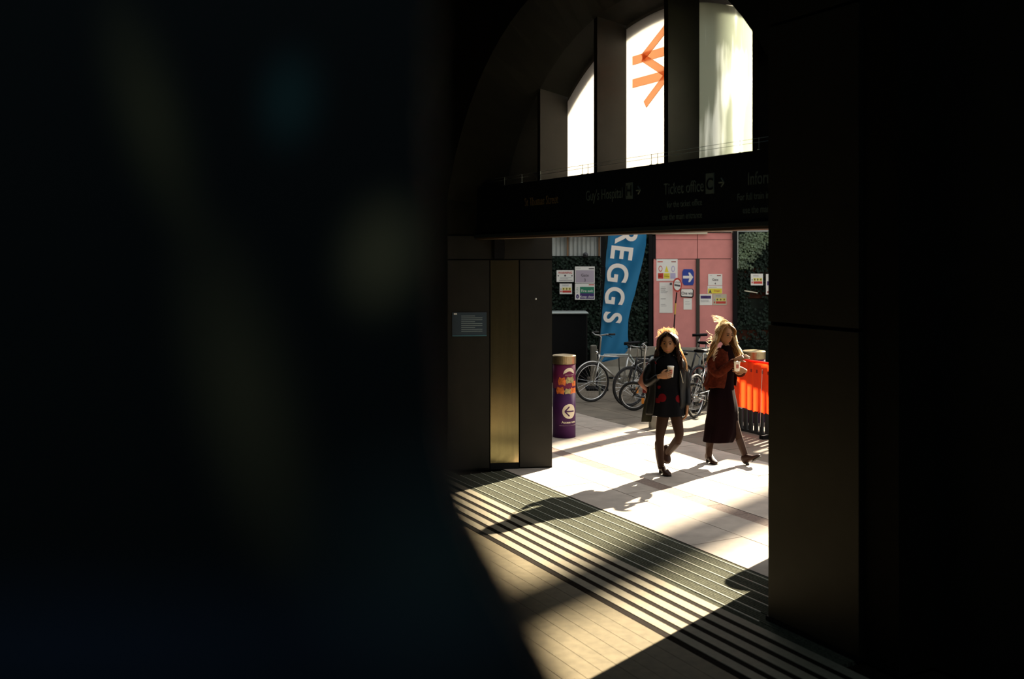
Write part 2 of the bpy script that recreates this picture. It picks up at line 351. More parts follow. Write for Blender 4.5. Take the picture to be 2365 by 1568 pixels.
# bird wires on the sign top
bw = thing('bird_wire', 'thin bird deterrent wires on short posts along the sign top', 'wire', P(10.6, -.2, 3.24))
for q in (9.0-.28, 8.78-.27, 9.86, 9.77, 10.98, 10.88, 11.8, 12.2, 12.6):
    obj('wire_post', MB().tube([P(q,-.22,3.24), P(q,-.22,3.345)], .0022, 6).blob(P(q,-.22,3.245), .018, .018, .012, 6), M['galv'], bw, True)
for w_, z_ in ((-.22,3.34),(-.22,3.31)):
    obj('wire', MB().tube([P(8.3,w_,z_), P(13.0,w_,z_)], .0016, 5), M['galv'], bw, True)
# ceiling, back walls
def shell(name, mb, m, l): return struct(name, mb, m, l)
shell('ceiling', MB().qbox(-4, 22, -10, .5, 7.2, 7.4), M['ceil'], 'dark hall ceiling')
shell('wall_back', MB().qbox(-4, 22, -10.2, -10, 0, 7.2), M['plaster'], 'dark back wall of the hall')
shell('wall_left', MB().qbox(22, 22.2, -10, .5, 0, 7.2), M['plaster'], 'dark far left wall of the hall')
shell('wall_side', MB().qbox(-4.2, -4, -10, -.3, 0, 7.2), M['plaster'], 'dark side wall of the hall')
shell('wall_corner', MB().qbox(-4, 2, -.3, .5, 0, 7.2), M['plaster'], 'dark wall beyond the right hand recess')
# floor inside
fl = struct('floor', MB().qbox(-4, 22, -10, -.0, -.08, -.03), M['dband'], 'hall floor of long narrow boards running parallel to the doorway')
for k in range(-1, 13):
    w1 = -1.436-.13*k if k >= 0 else -1.306
    if k < 0: continue
    obj('floor_board', MB().qbox(-4, 22, w1-.1265, w1, -.03, 0), M['floor'], fl)
    obj('joint_strip', MB().qbox(-4, 22, w1-.1295, w1-.1265, -.03, -.0012), M['joint'] if k % 3 else M['dband'], fl)
obj('floor_slab', MB().qbox(-4, 22, -10, -1.436-.13*13, -.03, 0), M['floor'], fl)
tagm = thing('tactile_strip', 'five pale tactile bands alternating with dark bands across the entrance floor', 'floor strip', P(10.5, -1.1, -.03), kind='structure')
for k in range(5):
    w1 = -.77-.1315*k
    obj('pale_band', MB().qbox(2, 16, w1-.079, w1, -.03, .002), M['band'], tagm)
    obj('dark_band', MB().qbox(2, 16, w1-.1315, w1-.079, -.03, -.001), M['dband'], tagm)
mt = thing('entrance_mat', 'grey-green ribbed entrance matting with thin pale metal strips inside the threshold', 'mat', P(10.5, -.4, -.03))
for k in range(6):
    w1 = -.05-.13*k+.0; w2 = w1-.13 if k < 5 else -.77
    obj('aluminium_strip', MB().qbox(7.97 if w1 < -.6 else 8.1, 16 if w1 < -.6 else 13.0, w1-.009, w1, -.03, .003), M['alu'], mt)
    cb = MB(); rb = 5; pw = (w1-.009-w2)/rb
    qa, qb = (7.2, 16) if w2 < -.6 else (8.0, 13.0)
    for j in range(rb): cb.qbox(qa, qb, w1-.009-pw*(j+1)+.004, w1-.009-pw*j-.001, -.03, -.001)
    cb.qbox(qa, qb, w2, w1-.009, -.03, -.008)
    obj('carpet_rib_panel', cb, M['carpet'], mt)
obj('carpet_rib_panel', MB().qbox(8.0, 13.0, -.05, -.016, -.03, -.001), M['carpet'], mt)
obj('threshold_groove', MB().qbox(8.0, 13.0, -.016, 0.0, -.03, -.012), M['black'], mt)

# ------------------------------------------------------------------ outside ground
og = struct('forecourt', MB().obox(P(-10, 0, -.1), D1*60, NO*40, UP*.09), M['pave_shade'], 'paved forecourt outside the doorway')
rows = [(.004,.566),(.574,.988),(1.174,1.76)]
w = 1.768
while w < 10.2: rows.append((w, w+.592)); w += .6
def vis(p): return p.y > 1 and 1240 < CX+p.x/p.y*F < 1850 and p.y < 21.5
for ri, (w0, w1) in enumerate(rows):
    L = 1.2 if ri < 3 else .9; q = 6+(.5*L if ri % 2 else 0)
    while q < 22:
        if vis(P(q, w0)) or vis(P(q+L, w0)) or vis(P(q, w1)) or vis(P(q+L, w1)):
            dz = random.uniform(-.0012, .0012)
            g = .003 if ri < 4 else .006
            obj('paving_slab', MB().qbox(q+g, q+L-g, w0, w1, -.06, dz), M['pave'] if w0 < 2.9 else M['pave_shade'], og)  # outer rows use the copy with shade in its colour
        q += L
q = 7.4
while q < 14.5:
    obj('granite_sett', MB().qbox(q+.003, q+.397, .992, 1.17, -.06, -.002), M['strip'], og); q += .4

# ------------------------------------------------------------------ hoarding at the far side
YH = 20.5; S = YH/F
def X_(px, Y=YH): return (px-CX)*Y/F
def Z_(py, Y=YH): return H-(py-HY)*Y/F
def leaves(n, x0, x1, z0, z1, Y, size, m, name, parent, dens=None):
    mb = MB(); c = 0
    while c < n:
        x = random.uniform(x0, x1); z = random.uniform(z0, z1)
        if dens and noise.noise(Vector((x*2.2, z*2.2, dens))) < random.uniform(-.35, .25): continue
        c += 1; p = Vector((x, Y-random.uniform(.01,.09), z)); s = size*random.uniform(.6, 1.3)
        a = random.uniform(-1.2, 1.2)-PI/2; d = Vector((math.cos(a), random.uniform(-.6,.1), math.sin(a))).normalized(); n_ = Vector((random.uniform(-.5,.5), -1, random.uniform(-.2,.9))).normalized(); t = d.cross(n_).normalized()
        mb.add([p, p+d*s*.5+t*s*.4, p+d*s, p+d*s*.5-t*s*.4], [(0,1,2,3)])
    o = obj(name, mb, m, parent); o['kind'] = 'stuff'; return o
h1 = thing('left_hoarding', 'dark green hoarding left of the blue flag with grey corrugated top', 'hoarding', (X_(1330), YH, 0))
h1.name = 'hoarding'
obj('board', MB().box(X_(1180), X_(1386), YH, YH+.06, 0, Z_(591)), M['hoard'], h1)
cr = MB(); x = X_(1180); k = 0; x1 = X_(1386); prof = []
while x < x1: prof.append((x, YH+.02+(.02 if k % 4 in (1,2) else 0))); x += .022; k += 1
cr.rings([[Vector((a, b, Z_(591))) for a, b in prof], [Vector((a, b, Z_(520))) for a, b in prof]], closed=False)
obj('corrugated_sheet', cr, M['corr'], h1)
for px in (1311, 1383.8): obj('batten', MB().box(X_(px-1.8), X_(px+1.8), YH-.03, YH+.01, Z_(591), Z_(520)), M['wood'], h1)
obj('top_beam', MB().box(X_(1283), X_(1386), YH-.12, YH-.04, Z_(547.5), Z_(538)), M['black'], h1)
obj('light_globe', MB().blob((X_(1351.5), YH-.08, Z_(589)), .055, .05, .055), M['dframe'], h1, True)
leaves(2600, X_(1250), X_(1388), Z_(815), Z_(592), YH, .06, M['leafd'], 'ivy', h1)
# dark bay behind the flag
h2 = thing('hoarding', 'dark green hoarding bay between the blue flag and the pink doors', 'hoarding', (X_(1445), YH+.05, 0))
obj('board', MB().box(X_(1387), X_(1506), YH+.05, YH+.1, 0, Z_(500)), M['hoard'], h2)
for px0, px1 in ((1387,1396),(1497,1505.5)): obj('post', MB().box(X_(px0), X_(px1), YH-.06, YH+.05, 0, Z_(500)), M['black'], h2)
leaves(900, X_(1450), X_(1497), Z_(800), Z_(540), YH+.04, .06, M['leafd'], 'ivy', h2)
# pink doors
pk = thing('gate_box', 'pink painted timber site gate with double doors covered in notices', 'gate', (X_(1600), YH, 0))
for a, b, c, d in ((1514,1609.5,553,538),(1611,1690,553,538.5),(1514,1609.5,597.5,554),(1611,1691,597,554),(1512,1608,812,599),(1613,1691,813,598.5)):
    n_ = 'door' if d > 590 else 'upper_panel'
    obj(n_, MB().box(X_(a), X_(b), YH-.03, YH+.03, Z_(c), Z_(d)), M['pink'], pk)
obj('side_board', MB().box(X_(1509), X_(1512.4), YH-.04, YH+.02, Z_(812), Z_(553)), M['pink'], pk)
obj('frame', MB().box(X_(1507), X_(1690.5), YH+.03, YH+.1, 0, Z_(536)), M['black'], pk)
obj('centre_post', MB().box(X_(1607), X_(1614.5), YH-.07, YH-.028, Z_(812), Z_(597)), mat('dark_steel_post', (.035,.03,.02), .6), pk)
obj('jamb', MB().box(X_(1506), X_(1514), YH-.05, YH+.0, Z_(598), Z_(545)), M['black'], pk)
obj('top_board', MB().box(X_(1506), X_(1632), YH-.08, YH-.04, Z_(541), Z_(532.5)), M['cream'], pk, label='cream board')
obj('top_rail', MB().box(X_(1636), X_(1780), YH-.08, YH-.05, Z_(535), Z_(531.5)), M['galv'], pk)
# right bay
h3 = thing('hoarding', 'dark hoarding right of the pink doors, leafy top and red-brown boards below', 'hoarding', (X_(1745), YH, 0))
obj('post', MB().box(X_(1691), X_(1700), YH-.12, YH, 0, Z_(520)), M['black'], h3)
obj('side_rail', MB().box(X_(1700.5), X_(1702.5), YH-.1, YH-.05, Z_(620), Z_(535)), M['galv'], h3)
yy = 617; k = 0
while yy < 860:
    y2 = min(860, yy+24); obj('board', MB().box(X_(1700), X_(1899), YH, YH+.05+.01*(k % 2), Z_(y2), Z_(yy)+.0-.01), M['rust'] if k in (0,2,6) else M['hoard'], h3); yy = y2; k += 1
obj('board', MB().box(X_(1700), X_(1900), YH+.065, YH+.09, 0, Z_(480)), M['hoard'], h3)
leaves(1500, X_(1702), X_(1800), Z_(618), Z_(536), YH, .05, M['leafl'], 'pale_ivy', h3, dens=1.3)
leaves(2200, X_(1702), X_(1800), Z_(800), Z_(536), YH+.03, .06, M['leafd'], 'ivy', h3, dens=4.1)
obj('rod', MB().tube([(X_(1716), YH-.12, Z_(671)), (X_(1746), YH-.12, Z_(676))], .012, 6), mat('pale_rod', (.7,.66,.5), .5), h3)
obj('kerb', MB().box(X_(1702), X_(1900), YH-.25, YH-.02, 0, .12), M['conc'], h3)
obj('kerb', MB().box(X_(1507), X_(1690), YH-.2, YH-.04, 0, .12), M['conc'], pk)
far = MB().box(-14, X_(1180), YH-.1, YH+.05, 0, 3.2); o = obj('hoarding', far, M['hoard']); tag(o, 'plain dark hoarding running on to the left behind the column', 'hoarding')
far = MB().box(X_(1900), 12, YH-.1, YH+.05, 0, 3.2); o = obj('hoarding', far, M['hoard']); tag(o, 'plain dark hoarding running on to the right behind the pier', 'hoarding')

# posters
def sheet(label, px0, px1, py0, py1, items, Y=YH-.035, m='white', cat='notice', tilt=0, name='notice'):
    x0, x1, z1, z0 = X_(px0, Y), X_(px1, Y), Z_(py0, Y), Z_(py1, Y)
    t = thing(name, label, cat, ((x0+x1)/2, Y, z0))
    obj('sheet', MB().box(x0, x1, Y-.004, Y, z0, z1), M[m], t)
    for it in items:
        k, a, b, c, d, mm = it[:6]     # fractions: left, right, top, bottom
        xa, xb = x0+(x1-x0)*a, x0+(x1-x0)*b; za, zb = z1-(z1-z0)*c, z1-(z1-z0)*d
        if k == 'r': obj('printed_panel', MB().box(xa, xb, Y-.0052, Y-.004, zb, za), M[mm], t)
        elif k == 'l':
            n = it[6]; mb = MB()
            for j in range(n):
                zc = za+(zb-za)*(j+.5)/n; mb.box(xa, xb-(xb-xa)*random.uniform(0,.35), Y-.0052, Y-.004, zc-.004, zc+.004)
            obj('small_print', mb, M[mm], t)
        elif k == 'o':
            mb = MB(); n = 20; cx, cz = (xa+xb)/2, (za+zb)/2; rx, rz = (xb-xa)/2, (za-zb)/2
            mb.prism([(cx+rx*math.cos(2*PI*j/n), Y-.004, cz+rz*math.sin(2*PI*j/n)) for j in range(n)], (0,-.0012-it[6]*.0008,0)); obj('round_symbol', mb, M[mm], t)
        elif k == 't':
            obj('triangle_symbol', MB().prism([(xa,Y-.004,zb),(xb,Y-.004,zb),((xa+xb)/2,Y-.004,za)], (0,-.0014,0)), M[mm], t)
        elif k == 'x':
            text('lettering', it[6], (za-zb), ((xa+xb)/2, Y-.0062, zb), (1,0,0), (0,0,1), M[mm], t, .0008, .0004 if len(it) < 8 else it[7]*.4, 'CENTER', it[8] if len(it) > 8 else 1)
    return t
YL = YH-.15
yrow = [('r',.22,.42,.38,.62,'yel'),('r',.47,.66,.38,.62,'yel'),('r',.71,.92,.38,.62,'yel'),('o',.27,.37,.42,.58,'ink',1),('o',.52,.62,.42,.58,'ink',1),('o',.77,.87,.42,.58,'ink',1),('r',.22,.94,.66,.86,'red'),('o',.06,.16,.45,.6,'grey',1),('o',.06,.16,.66,.84,'red',1),('l',.2,.8,.08,.25,'grey',2)]
sheet('white notice headed WARNING in red on the left hoarding', 1285.5, 1325, 624, 651, [('x',.05,.95,.04,.3,'red','WARNING',.002,.95),('o',.44,.56,.38,.54,'ink',0),('o',.06,.13,.4,.54,'ink',0),('o',.86,.93,.4,.54,'ink',0),('l',.2,.9,.6,.78,'grey',2),('l',.15,.95,.8,.92,'ink',1)], YL)
sheet('small torn hazard notice with yellow squares below the WARNING notice', 1292.5, 1321, 655, 679, yrow, YL)
sheet('white and mauve notice reading Gate 3 left of the flag', 1328, 1373.5, 615.5, 654, [('r',.04,.97,.22,.96,'mauve'),('x',.2,.8,.36,.6,'ink','Gate'),('x',.3,.7,.64,.9,'ink','3'),('l',.05,.35,.05,.15,'grey',1),('r',.7,.97,.1,.16,'ink')], YL)
sheet('green and purple Fire exit keep clear notice under the Gate 3 notice', 1328, 1373.5, 655, 692, [('r',.25,.97,.2,.6,'green'),('r',.25,.97,.6,.95,'purple'),('x',.25,.97,.3,.52,'white','Fire exit'),('x',.25,.97,.68,.88,'white','Keep clear'),('o',.05,.2,.66,.94,'purple',0),('x',.05,.2,.7,.9,'white','!'),('l',.07,.18,.22,.6,'green',4),('r',.7,.97,.04,.1,'red')], YL)
YD = YH-.032
sheet('large safety board with red, yellow and lilac panels on the left pink door', 1516, 1565, 598.5, 648.5, [('r',.05,.3,.1,.14,'lol'),('r',.7,.92,.1,.14,'redrim'),('o',.1,.28,.3,.58,'red',0),('o',.125,.255,.34,.54,'white',1),('r',.175,.215,.36,.52,'ink'),('t',.38,.58,.3,.6,'yel'),('r',.46,.5,.4,.52,'ink'),('o',.7,.87,.3,.6,'lilac',0),('o',.74,.83,.35,.55,'white',1),('r',.07,.33,.64,.9,'red'),('r',.35,.63,.64,.9,'yel'),('r',.65,.9,.64,.9,'lilac'),('l',.09,.31,.7,.84,'white',2),('l',.37,.61,.7,.84,'red',2)], YD)
sheet('tall narrow white notice with lines of print below the safety board', 1523, 1553.5, 652, 722.5, [('l',.1,.6,.1,.2,'grey',1),('l',.1,.55,.17,.28,'ink',2),('l',.1,.8,.29,.36,'grey',2),('l',.1,.55,.5,.58,'ink',1),('l',.1,.6,.7,.8,'grey',2),('r',.78,.95,.01,.09,'ink')], YD)
bs = sheet('blue octagonal sign with a white arrow pointing right on the pink door', 1577, 1602, 622, 658, [], YD, cat='arrow sign', name='arrow_sign')
for c in list(bs.children): bpy.data.objects.remove(c)
def zz_(pts, Y, d, m, name, parent): return obj(name, MB().prism([(X_(a,Y), Y, Z_(b,Y)) for a, b in pts], (0,-d,0)), M[m], parent)
zz_([(1579,621.5),(1598.5,621.5),(1602.5,628),(1602.5,653),(1600,658.5),(1580,658.5),(1576,652),(1576,628)], YD, .01, 'blue', 'sign_plate', bs)
zz_([(1577.5,637),(1592,637),(1589.5,629.5),(1593.5,629.5),(1601,640),(1593.5,651.5),(1589.5,651.5),(1592,643),(1577.5,643)], YD-.01, .003, 'white', 'white_arrow', bs)
ow = thing('one_way_sign', 'white One way plate with black rim under the blue arrow sign', 'sign', (X_(1587), YD, Z_(686)))
zz_([(1573,667),(1599,667),(1602,670),(1601.5,684),(1599,687.5),(1574,686),(1572,683),(1572,670)], YD, .012, 'black', 'rim', ow)
zz_([(1574,668),(1598,668),(1600,670),(1599.5,683),(1597.5,685),(1575,684),(1573.5,682),(1573.5,670)], YD-.012, .002, 'white', 'plate', ow)
text('lettering', 'One way', .085, (X_(1586.8), YD-.0155, Z_(680)), (1,0,0), (0,0,1), M['ink'], ow, .0008, .0016, 'CENTER', .78)
sheet('small blank white sheet under the One way plate', 1578.5, 1598, 689, 715, [('l',.2,.9,.2,.6,'grey',2)], YD)
sheet('white notice reading Gate 4 on the right pink door', 1635.5, 1668, 633, 659, [('x',.1,.9,.3,.58,'ink','Gate',.002,1),('x',.3,.7,.66,.92,'ink','4',.002),('l',.1,.35,.06,.2,'grey',1),('r',.62,.9,.08,.18,'redrim')], YD)
sheet('yellow and white notice beneath the Gate 4 notice', 1634, 1668, 660, 678, [('r',.03,.98,.35,.98,'yel'),('t',.08,.28,.45,.92,'ink'),('x',.35,.95,.45,.72,'lol','Danger',.001),('l',.1,.9,.1,.3,'grey',1)], YD)
sheet('white notice with a purple band low on the right pink door', 1615, 1645, 679, 704.5, [('r',.1,.9,.14,.42,'purple'),('l',.1,.85,.5,.75,'grey',3),('l',.3,.7,.22,.36,'lilac',1)], YD)
sheet('beige hazard notice with yellow symbols beside the purple-banded notice', 1646.5, 1678, 679, 704.5, yrow, YD, m='cream')
YR = YH-.16
sheet('small white notice with yellow symbols on the dark right hoarding', 1734, 1762, 632, 659, yrow, YR)
sheet('tall narrow white notice at the right edge beside the pier', 1769, 1782, 633, 680, [('r',.2,.8,.35,.55,'purple'),('r',.2,.85,.84,.93,'redrim')], YR)
# lollipop STOP sign leaning on the door
ll = thing('stop_paddle', 'round red-rimmed STOP paddle on a dark pole leaning on the pink door', 'sign', (X_(1558, 20.2), 20.2, .62))
c = at(1564, 658, 20.25); n = 28
def disc(r, y, m, nm):
    obj(nm, MB().prism([(c.x+r*.8*math.cos(2*PI*j/n), y, c.z+r*1.22*math.sin(2*PI*j/n)) for j in range(n)], (0,-.008,0)), M[m], ll)
disc(.118, 20.25, 'lol', 'rim'); disc(.088, 20.241, 'white', 'face')
obj('black_bar', MB().prism([(c.x-.06,20.232,c.z+.02),(c.x-.06,20.232,c.z-.015),(c.x+.06,20.232,c.z-.035),(c.x+.06,20.232,c.z+.0)], (0,-.003,0)), M['ink'], ll)
text('lettering', 'STOP', .05, (c.x, 20.23, c.z+.035), (1,0,0), (0,0,1), M['grey'], ll, .001, .001, 'CENTER')
obj('pole', MB().tube([at(1563,675,20.25), at(1560,705,20.25), at(1557,750,20.22), at(1553,812,20.2)], .013, 8), M['black'], ll)
obj('yellow_sleeve', MB().tube([at(1560.5,700,20.245), at(1558.7,726,20.235)], .017, 8), M['polegrey'], ll)

# cabinet, concrete blocks, little post
cb = thing('cabinet', 'black utility cabinet with a pale top edge in front of the left hoarding', 'cabinet', (X_(1310,19.6), 19.6, 0))
obj('body', MB().bbox(X_(1225,19.6), X_(1356,19.6), 19.5, 20.1, 0, Z_(724,19.6), .02), M['black'], cb)
obj('lid', MB().bbox(X_(1223,19.5), X_(1359,19.5), 19.46, 20.12, Z_(724,19.6), Z_(720.5,19.6), .01), M['galv'], cb)
cps = [(1379,1428,.6),(1429,1480,.62),(1481,1560,.66),(1561,1645,.64)]
for i, (a, b, hh) in enumerate(cps):
    Yc = 20.0; x0, x1 = X_(a,Yc), X_(b,Yc)-.01
    mb = MB(); sec = [(-.3,0),(-.3,.12),(-.16,.28),(-.1,hh),(.1,hh),(.16,.28),(.2,.12),(.2,0)]
    mb.rings([[Vector((x0, Yc+u, v)) for u, v in sec], [Vector((x1, Yc+u, v)) for u, v in sec]])
    o = obj('concrete_block', mb, M['conc']); tag(o, ['grey concrete barrier block under the lower left of the flag','grey concrete barrier block behind the silver bicycle frame','grey concrete barrier block at the foot of the left pink door','grey concrete barrier block at the foot of the right pink door'][i], 'concrete block', 'concrete blocks along the hoarding')
o = obj('concrete_post', MB().bbox(X_(1364,19.2), X_(1378,19.2), 19.15, 19.27, 0, Z_(797,19.2), .015), M['conc']); tag(o, 'short pale concrete post left of the flag', 'post')

# feather flag
fg = thing('feather_flag', 'tall blue feather flag with white lettering behind the bicycles', 'flag', at(1383, 862, 18.4)*1.0)
fg.location.z = 0
Yf = 18.5
Lf = [(440,1412),(537,1404),(600,1399),(680,1394),(740,1389),(790,1384),(836,1380.5)]
Rf = [(440,1497),(537,1493.5),(565,1491.5),(600,1484),(640,1475),(680,1466),(705,1458),(740,1451.5),(775,1451),(795,1453),(812,1449),(828,1430),(838,1384)]
def itp(tab, y):
    for (a, b), (c, d) in zip(tab, tab[1:]):
        if a <= y <= c: return b+(d-b)*(y-a)/(c-a)
    return tab[-1][1]
fm = MB(); N = 60; cols = 14; vs_ = []
for i in range(N+1):
    y = 445+(836-445)*i/N; l, r = itp(Lf, y), itp(Rf, y)
    for j in range(cols+1):
        f = j/cols; wv = .05*math.sin(f*5+y*.02)*f+.02*math.sin(f*13+y*.05); p = at(l+(r-l)*f, y, Yf); vs_.append(Vector((p.x, Yf+wv, p.z)))
fs_ = [(i*(cols+1)+j, i*(cols+1)+j+1, (i+1)*(cols+1)+j+1, (i+1)*(cols+1)+j) for i in range(N) for j in range(cols)]
fm.add(vs_, fs_)
for k, f_ in enumerate(fs_):
    if k % cols == 0: fm.m[k] = 1
obj('banner', fm, [M['flag'], M['flaghem']], fg, True)
obj('pole', MB().tube([(at(1412-1,440,Yf).x, Yf+.0, at(0,440,Yf).z), (at(1393,680,Yf).x, Yf, at(0,680,Yf).z), (at(1380,836,Yf).x, Yf, at(0,836,Yf).z), (at(1378,862,Yf).x, Yf, 0.05)], .012, 8), M['black'], fg)
obj('pole_foot', MB().bbox(at(1378,0,Yf).x-.2, at(1378,0,Yf).x+.2, Yf-.2, Yf+.2, 0, .05, .01), M['black'], fg)
# letters follow the flag: reading downwards, top of each letter to the right
lets = [('G',470,1470,1411),('R',545,1468,1417),('E',580,1450,1412.5),('G',628,1438,1406),('G',683,1430,1400.5),('S',733,1424.5,1396.5)]
for ch, yc, xr, xl in (('G',492,1480,1428),('R',540,1474,1424),('E',580,1463,1412.5),('G',628,1452.5,1404.5),('G',681,1443.5,1399.5),('S',731,1437,1395.5)):
    hh = (xr-xl)*Yf/F; ang = math.radians(-9)           # letter height runs across the flag
    up = Vector((math.cos(ang), 0, math.sin(ang)*-1)); up = Vector((1, 0, -.12)).normalized(); rt = Vector((-.12, 0, -1)).normalized()
    o0 = at(xl, yc, Yf-.075); 
    text('lettering', ch, hh*1.38, o0, rt, up, M['flagw'], fg, .002, .012, 'CENTER', .98)

# ------------------------------------------------------------------ bollards
def bollard(loc, ang, label, decals=True, r=.156, h=1.12):
    t = thing('bollard', label, 'bollard', loc, 0, 'steel-capped bollards')
    L = Vector(loc)
    obj('post', MB().lathe([(r,0),(r,h*.6),(r,h*.6)], L, 32), M['bpurple'], t, True)
    obj('upper_wrap', MB().lathe([(r+.0005,h*.6),(r+.0005,h-.125)], L, 32), M['bmag'], t, True)
    obj('cap', MB().lathe([(r+.002,h-.12),(r+.006,h-.118),(r+.006,h-.012),(r-.004,h),(r*.5,h+.008),(.001,h+.01)], L, 36), M['capsteel'], t, False)
    if not decals: return t
    def patch(poly, m, name, dr=.0015):     # poly in (arc length, z)
        mb = MB(); n = len(poly); cx = sum(p[0] for p in poly)/n; cz = sum(p[1] for p in poly)/n
        def sp(s_, z): a = ang+s_/r; return L+Vector((math.sin(a)*(r+dr), -math.cos(a)*(r+dr), z))
        vs = [sp(cx, cz)]; K = 4
        for k in range(1, K+1):
            for s_, z in poly: vs.append(sp(cx+(s_-cx)*k/K, cz+(z-cz)*k/K))
        fs = [(0, 1+i, 1+(i+1) % n) for i in range(n)]
        for k in range(K-1):
            for i in range(n): j = (i+1) % n; a = 1+k*n; fs.append((a+i, a+n+i, a+n+j, a+j))
        mb.add(vs, fs); return obj(name, mb, M[m], t)
    circ = lambda cx, cz, R, n=24, a0=0, a1=2*PI: [(cx+R*math.cos(a0+(a1-a0)*i/n), cz+R*math.sin(a0+(a1-a0)*i/n)) for i in range(n)]
    patch(circ(0,.365,.1), 'bwhite', 'arrow_disc')
    def seg(a, b, tk):
        d = Vector((b[0]-a[0], b[1]-a[1])); d.normalize(); n_ = Vector((-d.y, d.x))*tk/2; res = []
        for k in range(7): res.append((a[0]+(b[0]-a[0])*k/6+n_.x, a[1]+(b[1]-a[1])*k/6+n_.y))
        for k in range(6,-1,-1): res.append((a[0]+(b[0]-a[0])*k/6-n_.x, a[1]+(b[1]-a[1])*k/6-n_.y))
        return res
    for a, b in (((-.065,.365),(.075,.365)), ((-.065,.365),(-.0,.43)), ((-.065,.365),(-.0,.30))): patch(seg(a, b, .018), 'bpurple', 'arrow', .003)
    patch([(-.085,.87)]+[(.085*math.cos(PI*(1-i/14)), .87+.085*math.sin(PI*i/14)) for i in range(1,15)], 'bwhite', 'dome_badge')
    patch([(-.07,.875),(.07,.875),(.07,.885),(-.07,.885)], 'bmag', 'badge_line', .003)
    patch([(-.06,.855),(.07,.855),(.07,.862),(-.06,.862)], 'bwhite', 'badge_line')
    for (x0, x1, z0, z1, m) in ((-.15,-.06,.72,.83,'bor'),(-.04,.07,.74,.84,'byel'),(.05,.13,.7,.78,'bor'),(-.18,-.08,.6,.7,'bor'),(-.06,.02,.6,.68,'byel'),(.02,.14,.6,.69,'bor')):
        patch([(x0,z0),((x0+x1)/2,z0+.01),(x1,z0-.005),(x1+.01,(z0+z1)/2),(x1-.01,z1),((x0+x1)/2,z1-.015),(x0+.01,z1),(x0-.012,(z0+z1)/2)], m, 'picture_patch')
    for i, ch in enumerate('ACCESS'): pass
    patch([(-.14,.172),(.14,.172),(.14,.175),(-.14,.175)], 'bwhite', 'rule')
    # caption under the disc, bent round the post
    cu = text('lettering', 'Access now', .045, (0,0,0), (1,0,0), (0,0,1), M['bwhite'], None, .0, .0012, 'CENTER')
    for v in cu.data.vertices:
        a = ang+v.co.x/r; v.co = Vector((math.sin(a)*(r+.002), -math.cos(a)*(r+.002), .205+v.co.z))
    cu.parent = t
    return t
b0 = at(1303, 1010, gy(1008)); b0.z = 0
bollard(b0, .42, 'purple bollard with white arrow disc and steel cap beside the left column')
b1 = at(1741, 0, 14.9); b1.z = 0
bollard(b1, .2, 'steel-capped bollard behind the orange barrier', False, .165, 1.06)
b2 = sunpt(-3.52, 8.8); bollard(b2, 0, 'unseen bollard added behind the right pier to cast a shadow through the doorway', False, .17, 1.05)  # stand-in added out of view, only for its shadow on the hall floor

# ------------------------------------------------------------------ orange barrier
br = thing('barrier', 'bright orange-red plastic barrier at the right edge behind the blond woman', 'barrier', at(1745, 1000, 13.9))
br.location.z = 0
pa = Vector((at(1694,0,14.3).x, 14.3, 0)); pb = Vector((at(1812,0,13.3).x, 13.3, 0)); bd = (pb-pa).normalized(); bl = (pb-pa).length; bn = Vector((bd.y, -bd.x, 0))
mb = MB(); rows_ = [.31,.34,.5,.7,.85,.94,.97,1.0]; colsn = 70; vs_ = []
for z in rows_:
    for j in range(colsn+1):
        f = j/colsn; amp = .018 if .32 < z < .95 else .006
        vs_.append(pa+bd*bl*f+bn*(amp*math.sin(f*46)+.008*math.sin(f*17+1))+UP*(z+(0 if z > .4 else .015*math.sin(f*9))))
mb.add(vs_, [(i*(colsn+1)+j, i*(colsn+1)+j+1, (i+1)*(colsn+1)+j+1, (i+1)*(colsn+1)+j) for i in range(len(rows_)-1) for j in range(colsn)])
obj('orange_panel', mb, M['barrier'], br, True)
obj('top_rail', MB().tube([pa+UP*1.005, pb+UP*1.005], .016, 8), M['barrier'], br, True)
for k in range(7): 
    p = pa+bd*bl*(.28+.11*k)+bn*.03+UP*(.9 if k < 5 else .88); obj('slot', MB().obox(p, bd*.028, bn*.006, UP*-.045), mat('slot_dark', (.35,.02,.01), .6) if k == 0 else bpy.data.materials['slot_dark'], br)
for j in range(11): obj('slat', MB().obox(pa+bd*(.02+.115*j)-bn*.01+UP*.03, bd*.066, bn*.025, UP*.285), M['bdark'], br)
obj('lower_rail', MB().obox(pa-bn*.015+UP*.0, bd*bl, bn*.035, UP*.035), M['bdark'], br)
for f in (.1,.75): obj('foot', MB().obox(pa+bd*bl*f-bn*.2, bd*.08, bn*.4, UP*.05), M['black'], br)
obj('cable_tie', MB().tube([pa+bd*bl*.62+bn*.035+UP*.92, pa+bd*bl*.6+bn*.035+UP*.5, pa+bd*bl*.585+bn*.04+UP*.12], .004, 6), M['white'], br)

